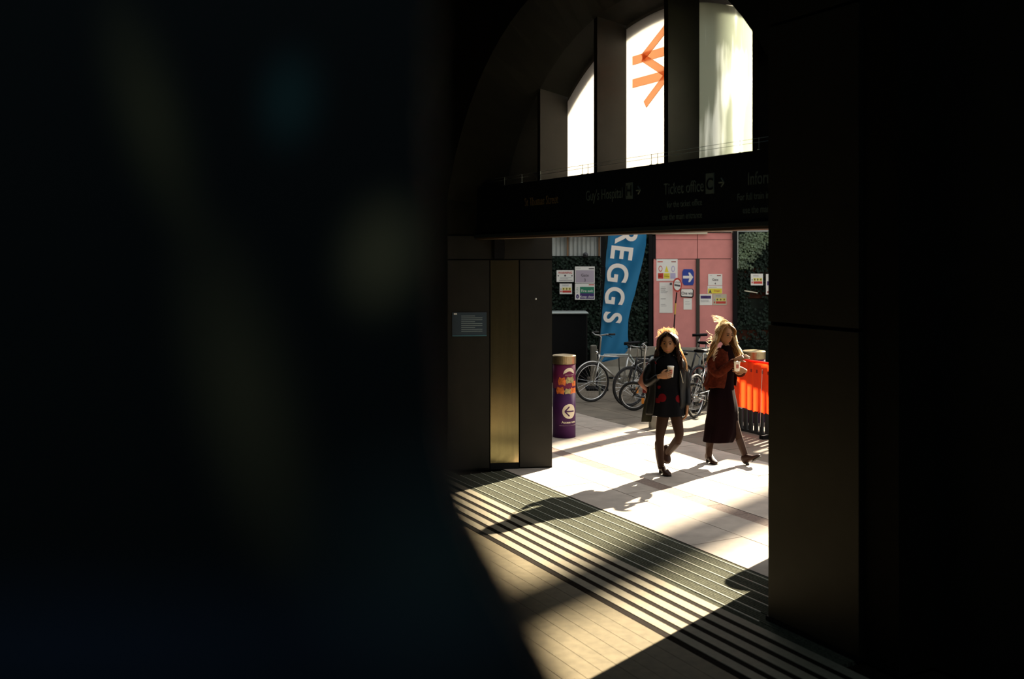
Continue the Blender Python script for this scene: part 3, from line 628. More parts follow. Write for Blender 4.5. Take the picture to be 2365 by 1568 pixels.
# ------------------------------------------------------------------ bicycles
def bike(label, loc, rz, fm_='silver', wr=.335, small=False, saddle_h=.95, bar_h=1.05, city=False, lean=0, rim='chrome', steer=0):
    t = thing('bicycle', label, 'bicycle', loc, rz, 'bicycles parked along the hoarding'); FM = M[fm_]
    wb = 1.05 if not small else .95; xf = wb/2; xr = -wb/2; hr = wr
    def wheel(x, nm, steerang=0):
        y0 = 0; ca, sa = math.cos(steerang), math.sin(steerang)
        def pt(a, r, y=0): return Vector((x+r*math.cos(a)*ca-y*sa, y0+r*math.cos(a)*sa+y*ca, hr+r*math.sin(a)))
        w_ = obj(nm, MB().tube([pt(2*PI*k/36, wr-.019) for k in range(36)], .02, 8, closed=True), M['rubber'], t, True, True)
        obj('rim', MB().tube([pt(2*PI*k/36, wr-.045) for k in range(36)], .0095, 6, closed=True), M[rim], w_, True, True)
        sp = MB(); ns = 24
        for k in range(ns):
            a = 2*PI*k/ns; sp.tube([pt(a+.5*(1 if k % 2 else -1), .02, .025*(1 if k % 4 < 2 else -1)), pt(a, wr-.045)], .001, 3)
        obj('spokes', sp, M['chrome'], w_, False, True)
        hb = MB().tube([pt(0,0,-.045), pt(0,0,.045)], .018, 8); obj('hub', hb, M['silver'], w_, True, True)
        return w_
    wheel(xf, 'wheel', steer); wheel(xr, 'wheel')
    BB = Vector((-.08 if not small else -.02, 0, .28)); ST = Vector((-.2 if not small else -.17, 0, .74 if not small else .5)); HT = Vector((xf-.15, 0, .80 if not small else .55)); HB = Vector((xf-.12, 0, .68 if not small else .44))
    fr = MB()
    fr.tube([HT, HB], .02, 8); fr.tube([BB, HB], .019, 8); fr.tube([BB, ST], .016, 8)
    if not small: fr.tube([ST, HT-Vector((0,0,.03))], .015, 8)
    for s in (-.05, .05):
        fr.tube([BB+Vector((0,s*.6,0)), (xr, s, hr)], .009, 6); fr.tube([ST+Vector((0,s*.3,-.03)), (xr, s, hr)], .008, 6)
    obj('frame', fr, FM, t, True, True)
    fk = MB()
    for s in (-.05, .05): fk.tube([HB+Vector((0,s*.6,-.01)), Vector((xf-.06, s, (HB.z+hr)/2)), (xf, s, hr)], .011, 6)
    fk.tube([HB+Vector((0,-.035,-.01)), HB+Vector((0,.035,-.01))], .014, 6); obj('fork', fk, FM, t, True, True)
    stem = HT+Vector((-.03 if not small else -.05, 0, bar_h-HT.z-.03)); g = Vector((.05,0,.03))
    obj('stem', MB().tube([HT, stem, stem+g], .013, 8), M['silver'], t, True, True)
    hbp = stem+g; w_ = .28
    if city: pts = [hbp+Vector((-.16,-w_,.03)), hbp+Vector((-.02,-w_*.9,.03)), hbp+Vector((.02,-.08,0)), hbp+Vector((.02,.08,0)), hbp+Vector((-.02,w_*.9,.03)), hbp+Vector((-.16,w_,.03))]
    else: pts = [hbp+Vector((-.03,-w_,.0)), hbp+Vector((0,-.08,0)), hbp+Vector((0,.08,0)), hbp+Vector((-.03,w_,0))]
    hb_ = obj('handlebar', MB().tube(pts, .011, 8), M['silver'], t, True, True)
    for a, b in ((pts[0], pts[1]), (pts[-1], pts[-2])):
        obj('grip', MB().tube([a, a+(b-a)*(.85 if city else .4)], .017, 8), M['rubber'], hb_, True, True)
    obj('brake_lever', MB().tube([pts[1]+Vector((.02,0,-.01)), pts[0]+Vector((.05,.02,-.05))], .005, 6).tube([pts[-2]+Vector((.02,0,-.01)), pts[-1]+Vector((.05,-.02,-.05))], .005, 6), M['black'], t, True, True)
    sp_ = ST+(ST-BB).normalized()*((saddle_h-ST.z)/((ST-BB).normalized().z)) if not small else Vector((ST.x-.08,0,saddle_h))
    obj('seat_post', MB().tube([ST, sp_], .0125, 8), M['silver'], t, True, True)
    sec = []
    for k in range(9):
        f = k/8; x = sp_.x-.13+.27*f; hw = .075*(1-f)**.7+.016; sec.append([Vector((x, hw*math.cos(a)*1.0, sp_.z+.02+(.022 if math.sin(a) > 0 else .03)*math.sin(a)+.015*(1-f))) for a in [2*PI*j/10 for j in range(10)]])
    obj('saddle', MB().rings(sec), M['black'], t, True, True)
    cr_ = MB()
    cr_.tube([BB+Vector((.09*math.cos(2*PI*k/24), -.05, .09*math.sin(2*PI*k/24))) for k in range(24)], .006, 5, closed=True)
    for k in range(5): a = 2*PI*k/5; cr_.tube([BB+Vector((0,-.05,0)), BB+Vector((.09*math.cos(a), -.05, .09*math.sin(a)))], .006, 5)
    obj('chainring', cr_, M['chrome'], t, True, True)
    obj('chain', MB().tube([BB+Vector((0,-.05,.09)), (xr,-.05,hr+.035), (xr-.035,-.05,hr), (xr,-.05,hr-.035), BB+Vector((0,-.05,-.09))], .004, 4), M['dframe'], t, True, True)
    for s, a in ((-1, .6), (1, .6+PI)):
        e = BB+Vector((.165*math.cos(a), s*.08, .165*math.sin(a)))
        ck = obj('crank', MB().tube([BB+Vector((0,s*.07,0)), e], .009, 6), M['silver'], t, True, True)
        obj('pedal', MB().box(e.x-.045, e.x+.045, min(e.y, e.y+s*.09), max(e.y, e.y+s*.09), e.z-.012, e.z+.012), M['black'], ck, False, True)
    if city:
        for x, a0, a1 in ((xf, .3, 2.6), (xr, .5, 3.0)):
            obj('mudguard', MB().tube([(x+(wr+.018)*math.cos(a0+(a1-a0)*k/14), 0, hr+(wr+.018)*math.sin(a0+(a1-a0)*k/14)) for k in range(15)], .012, 6), M['silver'], t, True, True)
        obj('rack', MB().tube([(xr-.2,-.06,.72),(xr+.28,-.06,.72)], .006, 5).tube([(xr-.2,.06,.72),(xr+.28,.06,.72)], .006, 5).tube([(xr-.2,-.06,.72),(xr-.2,.06,.72)], .006, 5).tube([(xr,.06,.72),(xr,.06,hr)], .005, 5).tube([(xr,-.06,.72),(xr,-.06,hr)], .005, 5), M['black'], t, True, True)
        obj('front_lamp', MB().blob((xf-.1,0,.83), .03, .025, .03), M['chrome'], t, True, True)
    else:
        obj('reflector', MB().box(xf-.17, xf-.13, -.012, .012, hr-.12, hr-.03), M['orange'], t, False, True)
    return t
def place_bike(pf, pr, **k):      # ground points of front and rear wheel
    pf = Vector(pf); pr = Vector(pr); d = (pf-pr).normalized(); c = pf-d*(.95 if k.get('small') else 1.05)/2
    return bike(loc=(c.x, c.y, 0), rz=math.atan2(d.y, d.x), **k)
def gp(px, Y): return Vector(((px-CX)*Y/F, Y, 0))
place_bike(gp(1367,16.9), gp(1367,16.9)+Vector((.9,.42,0)), label='silver city bicycle with mudguards facing left behind the purple bollard', fm_='silver', city=True, bar_h=1.13, rim='chrome')
place_bike(gp(1454,16.35), gp(1454,16.35)+Vector((.93,.5,0)), label='black bicycle with wide dark tyres between the silver bicycle and the folding one', fm_='dframe', rim='dframe', saddle_h=.93, bar_h=.98)
place_bike(gp(1463,15.95), gp(1463,15.95)+Vector((.45,-.1,0)), label='small-wheeled folding bicycle with a tall silver stem left of the dark-haired woman', fm_='dframe', wr=.235, small=True, bar_h=1.07, saddle_h=.9)
place_bike(gp(1668,16.1), gp(1607,15.25), label='black bicycle with bright chainring between the two women', fm_='dframe', saddle_h=.98, bar_h=.97)
place_bike(gp(1682,17.3), gp(1622,16.6), label='dark red-rimmed bicycle behind the black one between the two women', fm_='redrim', rim='redrim', saddle_h=1.0, bar_h=1.0)
place_bike(gp(1515,18.3), gp(1600,18.15), label='dark bicycle at the back with its black saddle showing right of the dark-haired woman', fm_='dframe', rim='dframe', saddle_h=1.02, bar_h=1.05)
for i, (px, Y) in enumerate(((1425,17.5),(1535,17.0),(1655,17.7))):
    p = gp(px, Y); o = obj('bicycle_stand', MB().tube([p+Vector((-.3,0,0)), p+Vector((-.3,0,.62)), p+Vector((-.22,0,.74)), p+Vector((.22,0,.74)), p+Vector((.3,0,.62)), p+Vector((.3,0,0))], .022, 8), M['galv'], None, True)
    tag(o, ['galvanised hoop stand behind the silver bicycle','galvanised hoop stand behind the dark-haired woman','galvanised hoop stand behind the blond woman'][i], 'bicycle stand', 'bicycle stands')
o = obj('rack_foot', MB().bbox(gp(1500,14.3).x, gp(1518,14.3).x, 14.25, 14.4, 0, .19, .02), M['conc']); tag(o, 'small olive concrete foot on the paving left of the dark-haired woman', 'foot block')
#PEOPLE_BEGIN
# ------------------------------------------------------------------ people
def head_pt(th, ph, feat=True):
    x = math.sin(th)*math.cos(ph); y = -math.cos(th)*math.cos(ph); z = math.sin(ph)
    X, Y, Z = .073*x, .094*y, .118*z
    if Z < -.02:
        t = min(1, (-Z-.02)/.1); X *= 1-.38*t*t; Y *= 1-.22*t if Y > 0 else 1-.12*t
    if feat and y < -.15:
        g = lambda cx, cz, sx, sz: math.exp(-((X-cx)/sx)**2-((Z-cz)/sz)**2)
        d = .021*g(0,-.028,.012,.014)+.013*g(0,-.008,.009,.022)+.005*g(0,-.062,.022,.009)+.006*g(0,-.1,.02,.014)+.004*g(0,.03,.04,.012)
        d -= .009*g(.03,.008,.016,.012)+.009*g(-.03,.008,.016,.012)+.003*g(0,-.05,.02,.005)
        Y -= d
    return Vector((X, Y, Z))
def head(c, yaw, pitch=0, sc=1.0, lip=2):
    R = Matrix.Rotation(yaw, 3, 'Z') @ Matrix.Rotation(pitch, 3, 'X'); mb = MB(); n, m_ = 40, 30
    rs = [[c+R@(head_pt(2*PI*k/n, -PI/2+PI*i/m_)*sc) for k in range(n)] for i in range(1, m_)]
    mb.rings(rs)
    for i, f in enumerate(mb.f):
        cen = sum((mb.v[j] for j in f), Vector())/len(f); l = R.inverted()@(cen-c)/sc
        mb.m[i] = lip if (abs(l.x) < .024 and -.068 < l.z < -.054 and l.y < -.06) else 1
    for s in (-1, 1):      # ears
        mb.blob(c+R@(Vector((s*.074,.005,-.01))*sc), .01, .017, .03, 8, 1)
    return mb, R
def hand(w, f, n, s, curl=.6, mi=1):
    f = Vector(f).normalized(); n = Vector(n).normalized(); n = (n-f*f.dot(n)).normalized(); t = f.cross(n)*s; mb = MB()
    rs = []
    for d, hw, ht in ((-.03,.022,.018),(0,.026,.018),(.035,.038,.016),(.07,.042,.014),(.09,.038,.011)):
        rs.append([Vector(w)+f*d+t*hw*math.cos(2*PI*k/12)+n*ht*math.sin(2*PI*k/12) for k in range(12)])
    mb.rings(rs, mi=mi)
    for i, L in enumerate((.07,.078,.072,.056)):
        p = Vector(w)+f*.085+t*(.031-.0205*i); d = f.copy(); a = 0; pts = [p-f*.015, p]
        for sg in (.45,.32,.23):
            a += curl*(.6+.2*random.random()); d = (f*math.cos(a)+n*math.sin(a)); p = p+d*L*sg; pts.append(p)
        mb.tube(pts, [.0095,.0095,.0088,.0078,.0062], 7, mi)
        mb.blob(pts[-1], .0064, .0064, .0064, 5, mi)
    p = Vector(w)+f*.02+t*.026; pts = [p, p+t*.022+f*.026+n*.006, p+t*.03+f*.05+n*.02, p+t*.026+f*.068+n*.034]
    mb.tube(pts, [.013,.0115,.0095,.007], 7, mi); mb.blob(pts[-1], .0072, .0072, .0072, 5, mi)
    return mb
def catm(pts, n=12):
    pts = [pts[0]]+list(pts)+[pts[-1]]; r = []
    for i in range(1, len(pts)-2):
        a, b, c, d = pts[i-1:i+3]
        for k in range(n):
            t = k/n; r.append(.5*((2*b)+(c-a)*t+(2*a-5*b+4*c-d)*t*t+(3*b-a-3*c+d)*t**3))
    r.append(pts[-2]); return r
def garment(Y0, rows, name, m, parent, gap=None, n=32, noise_a=.004, solid=.006, fold=0):
    # rows: (py, left px, right px, dy, depth radius); gap = (centre angle, half width) left open
    rs = []
    for py, l, r, dy, ry in rows:
        c = at((l+r)/2, py, Y0+dy); rx = (r-l)/2*Y0/F; ring = []
        for k in range(n if not gap else n+1):
            a = 2*PI*k/n if not gap else gap[0]+gap[1]+(2*PI-2*gap[1])*k/n
            fz = 1+fold*math.sin(a*7+py*.01)*max(0, (py-rows[0][0])/(rows[-1][0]-rows[0][0]))
            q = abs(math.cos(a))**.85*math.copysign(1, math.cos(a)); qq = abs(math.sin(a))**.85*math.copysign(1, math.sin(a))
            p = c+Vector((rx*q*fz, ry*qq*fz, 0)); nz_ = noise.noise(p*9)*noise_a*2; ring.append(p+Vector((nz_*q, nz_*qq, nz_)))
        rs.append(ring)
    # smooth rows
    out = []
    for i in range(len(rs)-1):
        for k in range(4):
            t = k/4; a, b, c_, d = rs[max(0,i-1)], rs[i], rs[i+1], rs[min(len(rs)-1, i+2)]
            out.append([.5*((2*b[j])+(c_[j]-a[j])*t+(2*a[j]-5*b[j]+4*c_[j]-d[j])*t*t+(3*b[j]-a[j]-3*c_[j]+d[j])*t**3) for j in range(len(b))])
    out.append(rs[-1]); mb = MB().rings(out, caps=(False, False), closed=not gap)
    o = obj(name, mb, m, parent, True)
    md = o.modifiers.new('thick', 'SOLIDIFY'); md.thickness = solid; md.offset = 0
    return o
def J(Y0, spec): return [(at(px, py, Y0+dy), r) for px, py, dy, r in spec]
def hair(c, R, sc, m, parent, n, ends, seed, fly=40, flyf=None):
    random.seed(seed); mb = MB(); nn, mm = 36, 20; keep = []
    for i in range(1, mm):
        for k in range(nn): pass
    pts = []
    for i in range(mm+1):
        ph = -PI/2*.75+(PI*.875)*i/mm
        for k in range(nn):
            p = head_pt(2*PI*k/nn, ph, False)*1.1+Vector((0,.006,.006)); pts.append((p, c+R@(p*sc*(1+.03*noise.noise(p*60)))))
    fs = []
    for i in range(mm):
        for k in range(nn):
            f = (i*nn+k, i*nn+(k+1) % nn, (i+1)*nn+(k+1) % nn, (i+1)*nn+k); cen = sum((pts[j][0] for j in f), Vector())/4
            if cen.y < .012 and (cen.x/.076)**2+((cen.z+.035)/(.112+.012*math.cos(cen.x*40)))**2 < 1: continue
            if cen.y < .0 and cen.z < -.06: continue
            fs.append(f)
    mb.add([p[1] for p in pts], fs)
    for i in range(n):
        phi = random.uniform(-1, 1)*2.35; fr = phi/2.35; sx = math.copysign(1, fr)
        root = Vector((sx*.004+.01*fr, -.07*max(0, abs(fr)-.5)*2+random.uniform(-.02,.05), .128-.02*max(0, abs(fr)-.6)))
        d = Vector((math.sin(phi), math.cos(phi), 0)); k = 1.08+random.uniform(0,.14)
        a1 = Vector((.082*(d.x if abs(fr) < .66 else sx*.92)*k, .1*d.y*k, .06)); a2 = Vector((.09*(d.x if abs(fr) < .66 else sx*1.0)*k, .108*(d.y if abs(fr) < .66 else -.25)*k, -.04))
        e = ends(fr, random.random())
        a3 = a2.lerp(e, .45)+Vector((random.gauss(0,.01), random.gauss(0,.01), random.gauss(0,.006))); a4 = e
        w = [c+R@(p*sc) for p in (root, a1, a2)]; w += [c+a3*sc, c+a4*sc] if False else [c+R@(a3*sc), c+R@(a4*sc)]
        path = catm(w, 5); ph_ = random.uniform(0, 6); path = [p+Vector((math.sin(j*.9+ph_)*.007, math.cos(j*.8+ph_)*.006, 0))*min(1, j/8) for j, p in enumerate(path)]
        L = len(path); mb.tube(path, [.0085*(1-.75*(j/L)**2)*random.uniform(.8,1.1) for j in range(L)], 5)
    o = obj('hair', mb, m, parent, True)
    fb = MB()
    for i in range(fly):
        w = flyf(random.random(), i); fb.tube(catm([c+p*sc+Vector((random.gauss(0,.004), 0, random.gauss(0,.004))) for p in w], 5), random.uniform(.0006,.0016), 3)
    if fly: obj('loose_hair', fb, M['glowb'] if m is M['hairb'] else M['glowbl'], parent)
    return o
def fluff(c, R, sc, m, parent, n, shift, seed, low, r=.0016, blow=None):
    # fine stray hairs standing off the head and the long locks all round
    random.seed(seed); mb = MB()
    for i in range(n):
        th = random.uniform(0, 2*PI); top = random.random() < .55
        if top:
            ph = random.uniform(.15, PI/2); d = Vector((math.sin(th)*math.cos(ph), -math.cos(th)*math.cos(ph), math.sin(ph)))
            if d.y < -.15 and d.z < .93: continue
            p = Vector((.085*d.x, .106*d.y, .13*d.z+.004)); t_ = Vector((random.gauss(0,1), random.gauss(0,1), random.gauss(0,.6))).normalized()
            t_ = (t_-d*t_.dot(d)).normalized(); k = random.uniform(.003, .013); w = [p, p+d*k*.8+t_*.012, p+d*k*1.0+t_*.028, p+d*k*.2+t_*.042]
        else:
            z = random.uniform(-low, .03); f = (.03-z)/(low+.03); sx = 1 if random.random() < .6 else -1
            p = Vector((sx*(.092+.045*f+random.uniform(-.012,.008)), random.uniform(-.02,.07), z)); k = random.uniform(.0,.016)
            w = [p, p+Vector((sx*k,.004,-.015)), p+Vector((sx*(k+.006),0,-.04)), p+Vector((sx*k*.6,0,-.065))]
        if blow: w = [q+blow(q, j) for j, q in enumerate(w)]
        mb.tube(catm([c+R@(q*sc) for q in w], 3), r, 3)
    return obj('fine_hair', mb, m, parent)
def boot(Y0, spec, heel, toe, name, m, parent, laces=True):
    # shaft grown on the leg, shoe lofted from heel to toe; heel, toe: world points on the sole line
    js = J(Y0, spec); mb = skin(js, [(k, k+1) for k in range(len(js)-1)], 2)
    d = (toe-heel); L = d.length; d.normalize(); sd = Vector((-d.y, d.x, 0)).normalized(); up = sd.cross(d)*-1
    if up.z < 0: up = -up
    rs = []
    for t, hw, h, lift in ((-.03,.012,.05,.03),(.0,.03,.085,.03),(.12,.036,.105,.028),(.3,.036,.1,.026),(.48,.038,.075,.016),(.64,.044,.055,.007),(.8,.045,.044,.005),(.92,.034,.034,.007),(1.0,.012,.018,.012)):
        c = heel+d*(t*L)+up*(lift+h/2-.0)
        rs.append([c+sd*hw*math.copysign(abs(math.cos(a))**.8, math.cos(a))+up*h/2*math.copysign(abs(math.sin(a))**(.6 if math.sin(a) < 0 else 1), math.sin(a)) for a in [2*PI*k/16 for k in range(16)]])
    mb.rings(rs); o = obj(name, mb, m, parent, True)
    hb = [[heel+d*(.115*L*(1+e*math.cos(a)*.9))*1.0+sd*.028*math.sin(a)+up*z for a in [2*PI*k/14 for k in range(14)]] for z, e in ((.0,.8),(.034,1.0))]
    obj('heel', MB().rings(hb), M['rubber'], o)
    obj('sole', MB().rings([[heel+d*(t*L)+sd*hw*s_+up*z for s_, z in ((-1,0.0),(1,0.0),(1,.008),(-1,.008))] for t, hw in ((.5,.036),(.64,.045),(.8,.046),(.92,.036),(1.0,.016))]), M['rubber'], o)
    if laces:
        lb = MB(); t0, t1 = js[0][0], js[-1][0]
        for k in range(8):
            p = t0.lerp(t1, .08+.115*k)+Vector((.008,-js[1][1]*.95,0)); lb.tube([p+Vector((-.02,.006,.006)), p+Vector((0,-.003,0)), p+Vector((.022,.004,-.006))], .004, 5)
        obj('lace', lb, M['black'], o, kind='stuff')
    return o
def body(Y0, spec, edges, legz, neckz, name='body'):
    mb = skin(J(Y0, spec), edges, 2)
    for i, f in enumerate(mb.f):
        z = sum(mb.v[j].z for j in f)/len(f); mb.m[i] = 3 if z < legz else (1 if z > neckz else 0)
    return mb
BE = [(0,1),(1,2),(2,3),(3,4),(2,5),(5,6),(6,7),(2,8),(8,9),(9,10),(0,11),(11,12),(12,13),(0,14),(14,15),(15,16)]

# ---- dark-haired woman
Y1 = 11.2
p1 = thing('person', 'dark-haired woman in black leather jacket and short black dress walking with a paper cup', 'person', gp(1537, Y1))
s1 = [(1545,938,0,.105),(1543,898,0,.095),(1541,848,0,.105),(1541,826,0,.05),(1541,806,.01,.046),
      (1507,838,0,.048),(1495,884,-.02,.038),(1523,868,-.2,.026),
      (1575,840,.02,.048),(1585,893,.04,.038),(1587,940,-.02,.026),
      (1534,950,0,.085),(1523,1010,-.03,.052),(1527,1080,0,.036),
      (1559,950,0,.085),(1570,1008,-.06,.052),(1541,1046,.3,.036)]
b1_ = body(Y1, s1, BE, .76, 1.36)
hc = at(1543, 793, Y1-.01); hm, R1 = head(hc, math.radians(-14), math.radians(4), 1.08); b1_.add(hm.v, hm.f); b1_.m[-len(hm.m):] = hm.m
wr1 = at(1523, 868, Y1-.2)
h_ = hand(wr1+Vector((.0,-.03,0)), (1,-.05,.15), (.1,1,.1), 1, .55); b1_.add(h_.v, h_.f); b1_.m[-len(h_.m):] = h_.m
h_ = hand(at(1587, 940, Y1-.02), (-.1,-.1,-1), (-1,.3,0), 1, .5); b1_.add(h_.v, h_.f); b1_.m[-len(h_.m):] = h_.m
obj('body', b1_, [M['dress'], M['skinm'], M['lips'], M['tights']], p1, True)
for s in (-1, 1):
    obj('eye', MB().blob(hc+1.08*(R1@Vector((s*.029,-.082,.008))), .013, .007, .007, 8), M['eye'], p1, True)
    obj('eyebrow', MB().tube([hc+1.08*(R1@Vector((s*.013,-.0915,.026))), hc+1.08*(R1@Vector((s*.03,-.089,.031))), hc+1.08*(R1@Vector((s*.045,-.078,.025)))], .0035, 5), M['hairb'], p1, True)
dr = garment(Y1, [(822,1527,1557,.0,.06),(834,1513,1569,0,.1),(858,1511,1571,0,.125),(888,1514,1570,0,.11),(915,1510,1574,0,.13),(940,1507,1577,0,.145),(958,1504,1579,0,.155)], 'dress', [M['dress'], M['redpat']], p1, fold=.05)
nt = M['dress'].copy(); nt.name = 'red_flower_knit'; dr.data.materials[0] = nt; nt = nt.node_tree; bb = nt.nodes['Principled BSDF']
tc = nt.nodes.new('ShaderNodeTexCoord'); nz = nt.nodes.new('ShaderNodeTexVoronoi'); nz.inputs['Scale'].default_value = 9; sp = nt.nodes.new('ShaderNodeSeparateXYZ')
nt.links.new(tc.outputs['Object'], nz.inputs['Vector']); nt.links.new(tc.outputs['Object'], sp.inputs[0])
def mth(op, a, b):
    m_ = nt.nodes.new('ShaderNodeMath'); m_.operation = op
    for i, v in enumerate((a, b)):
        if isinstance(v, (int, float)): m_.inputs[i].default_value = v
        else: nt.links.new(v, m_.inputs[i])
    return m_.outputs[0]
msk = mth('MULTIPLY', mth('MULTIPLY', mth('GREATER_THAN', sp.outputs[2], .83), mth('LESS_THAN', sp.outputs[2], 1.02)), mth('LESS_THAN', nz.outputs['Distance'], .42))
mx = nt.nodes.new('ShaderNodeMixRGB'); mx.inputs[1].default_value = (.004,.004,.005,1); mx.inputs[2].default_value = (.11,.004,.006,1); nt.links.new(msk, mx.inputs[0]); nt.links.new(mx.outputs[0], bb.inputs['Base Color'])
jk = garment(Y1, [(820,1522,1561,.02,.075),(829,1503,1578,.02,.105),(842,1497,1585,.02,.13),(868,1499,1583,.02,.145),(900,1499,1583,.03,.15),(930,1495,1584,.04,.16),(955,1491,1583,.06,.165)], 'jacket', M['jacket'], p1, gap=(-PI/2-.1,.62), noise_a=.008, fold=.05)
obj('collar', MB().rings([[at(1541,y,Y1)+Vector(((.075+d)*math.cos(a), (.07+d)*math.sin(a), 0)) for a in [-PI/2+.55+(2*PI-1.1)*k/20 for k in range(21)]] for y, d in ((830,.02),(822,.0),(814,.0),(820,.028))], closed=False), M['jacket'], jk, True)
for nm_, sp_ in (('sleeve', [(1508,838,.01,.062),(1493,868,0,.056),(1494,888,-.03,.052),(1511,877,-.13,.044),(1521,869,-.195,.038)]), ('sleeve', [(1574,840,.02,.062),(1583,870,.03,.055),(1586,896,.04,.05),(1588,920,.01,.045),(1587,939,-.015,.04)])):
    obj(nm_, skin(J(Y1, sp_), [(0,1),(1,2),(2,3),(3,4)], 2), M['jacket'], jk, True)
obj('zip', MB().tube([at(1571,856,Y1-.14), at(1578,885,Y1-.14)], .004, 5), M['chrome'], jk)
obj('coat_tail', MB().rings([[at(px, py, Y1+.1+d) for px, d in ((1483+a,0),(1497+a,-.04),(1512+b,-.03),(1512+b,.04),(1497+a,.04))] for py, a, b in ((890,14,2),(920,8,0),(950,1,-4),(974,-2,-8))]), M['coat'], jk, True, label='olive coat tail')
sc_ = MB().rings([[at(1541,y,Y1)+Vector((r*math.cos(2*PI*k/20), r*.95*math.sin(2*PI*k/20)-.005, .006*math.sin(k*2.1))) for k in range(20)] for y, r in ((836,.1),(829,.088),(821,.066),(815,.058),(812,.052))], caps=(False,False))
obj('scarf', sc_, M['dress'], p1, True)
boot(Y1, [(1522,1013,-.02,.057),(1523,1050,.01,.05),(1526,1072,.07,.042),(1526,1083,.09,.038)], gp(1525,11.35), gp(1546,11.13), 'boot', M['boot'], p1)
boot(Y1, [(1569,1012,-.02,.056),(1556,1030,.14,.047),(1544,1044,.28,.04),(1541,1050,.3,.036)], at(1537,1040,Y1+.4), at(1541,1071,Y1+.27), 'boot', M['boot'], p1, False)
def e1(fr, r):
    x = fr*.135+random.gauss(0,.012); return Vector((x+(.03 if fr > 0 else 0), .085*math.cos(fr*1.9)+random.uniform(-.03,.03)-.03*abs(fr), -.19-.12*r-(.05 if fr > .3 else -.03)))
def f1(r, i):
    a = random.uniform(0, PI); s = Vector((.075*math.cos(a), .01, .09+.04*math.sin(a))); 
    return [s*.9, s*1.12+Vector((0,0,.01)), s*1.2+Vector((random.gauss(0,.02), 0, random.uniform(-.03,.01))), s+Vector((random.gauss(0,.03), .02, -.06))]
hr_ = hair(hc, R1, 1.08, M['hairb'], p1, 260, e1, 3, 50, f1)
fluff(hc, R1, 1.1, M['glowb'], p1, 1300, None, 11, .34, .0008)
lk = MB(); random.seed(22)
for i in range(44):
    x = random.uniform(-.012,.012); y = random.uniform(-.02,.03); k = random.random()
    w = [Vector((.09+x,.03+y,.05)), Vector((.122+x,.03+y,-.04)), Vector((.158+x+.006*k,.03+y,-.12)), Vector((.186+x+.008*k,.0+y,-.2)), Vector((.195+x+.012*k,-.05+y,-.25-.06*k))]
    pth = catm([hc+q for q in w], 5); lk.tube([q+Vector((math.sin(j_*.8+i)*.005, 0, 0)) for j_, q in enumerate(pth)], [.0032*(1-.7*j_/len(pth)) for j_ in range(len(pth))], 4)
obj('sunglow_lock', lk, M['glowb'], p1, True, label='lock coloured pale as if sunlit along the outer edge of the hair')
# ---- her cup and bag
def cup(c, r, h, label):
    t = thing('paper_cup', label, 'cup', c)
    obj('cup_wall', MB().lathe([(r*.74,0),(r*.76,.002),(r*.98,h*.9),(r,h*.92)], c, 24), M['cup'], t, True)
    obj('lid', MB().lathe([(r*1.06,h*.9),(r*1.06,h*.95),(r*.97,h*.96),(r*.93,h),(r*.7,h*1.0),(r*.68,h*.985)], c, 24), M['white'], t)
    obj('printed_patch', MB().rings([[c+Vector(((r*(.8+.16*f)+.0012)*math.sin(a), -(r*(.8+.16*f)+.0012)*math.cos(a), h*f)) for a in [-.5+.12*k for k in range(9)]] for f in (.3,.45,.6,.7)], closed=False), M['cupprint'], t, True)
    return t
cup(at(1549.5, 871.5, Y1-.2)+Vector((0,.02,0)), .037, .125, 'white paper cup held at the chest of the dark-haired woman')
bg = thing('shoulder_bag', 'dark red shoulder bag with pink corner hanging behind the elbow of the dark-haired woman', 'bag', at(1495, 905, Y1+.2))
def pad(px0, px1, py0, py1, dy, th, n=5):
    rs = []
    for i in range(n+1):
        f = i/n; k = th*(.35+.65*math.sin(PI*(.12+.76*f))); y = py0+(py1-py0)*f
        a, b = at(px0, y, Y1+dy), at(px1, y, Y1+dy); m_ = (a+b)/2; hx = (b-a).x/2
        rs.append([m_+Vector((hx*abs(math.cos(t))**.5*math.copysign(1, math.cos(t)), k*abs(math.sin(t))**.7*math.copysign(1, math.sin(t)), 0)) for t in [2*PI*j/16 for j in range(16)]])
    return MB().rings(rs[::-1])
obj('bag_body', pad(1484,1522,868,907,.23,.06), M['bag'], bg, True)
obj('pink_corner', MB().rings([[at(px, py, Y1+.2+d) for px, d in ((a,0),(b,-.05),(b,.05))] for py, a, b in ((851,1490,1495),(870,1478,1492),(884,1473,1492),(895,1482,1494),(905,1492,1498))]), M['bagpink'], bg, True)
obj('strap', MB().tube([at(1488,880,Y1+.2), at(1494,840,Y1+.13), at(1509,827,Y1+.02), at(1515,840,Y1-.1)], .008, 6), M['bag'], bg, True)

# ---- blond woman
Y2 = 11.8
p2 = thing('person', 'blond woman in a rust jacket and long dark wine dress striding right with a cup', 'person', gp(1680, Y2))
s2 = [(1667,935,0,.11),(1667,892,0,.092),(1668,842,0,.1),(1676,812,0,.048),(1677,790,.0,.045),
      (1645,824,-.02,.048),(1652,866,-.1,.038),(1699,830,-.28,.025),
      (1692,828,.05,.046),(1706,862,.05,.036),(1717,852,-.16,.024),
      (1655,940,0,.09),(1642,1000,.02,.052),(1637,1056,.04,.036),
      (1681,940,-.02,.09),(1703,1000,-.04,.052),(1722,1056,.0,.034)]
b2_ = body(Y2, s2, BE, .8, 1.36)
hc2 = at(1676, 773, Y2-.02); hm, R2 = head(hc2, math.radians(24), math.radians(6), .98); b2_.add(hm.v, hm.f); b2_.m[-len(hm.m):] = hm.m
h_ = hand(at(1700, 830, Y2-.3), (.95,-.1,.35), (.1,.5,-.8), -1, .35); b2_.add(h_.v, h_.f); b2_.m[-len(h_.m):] = h_.m
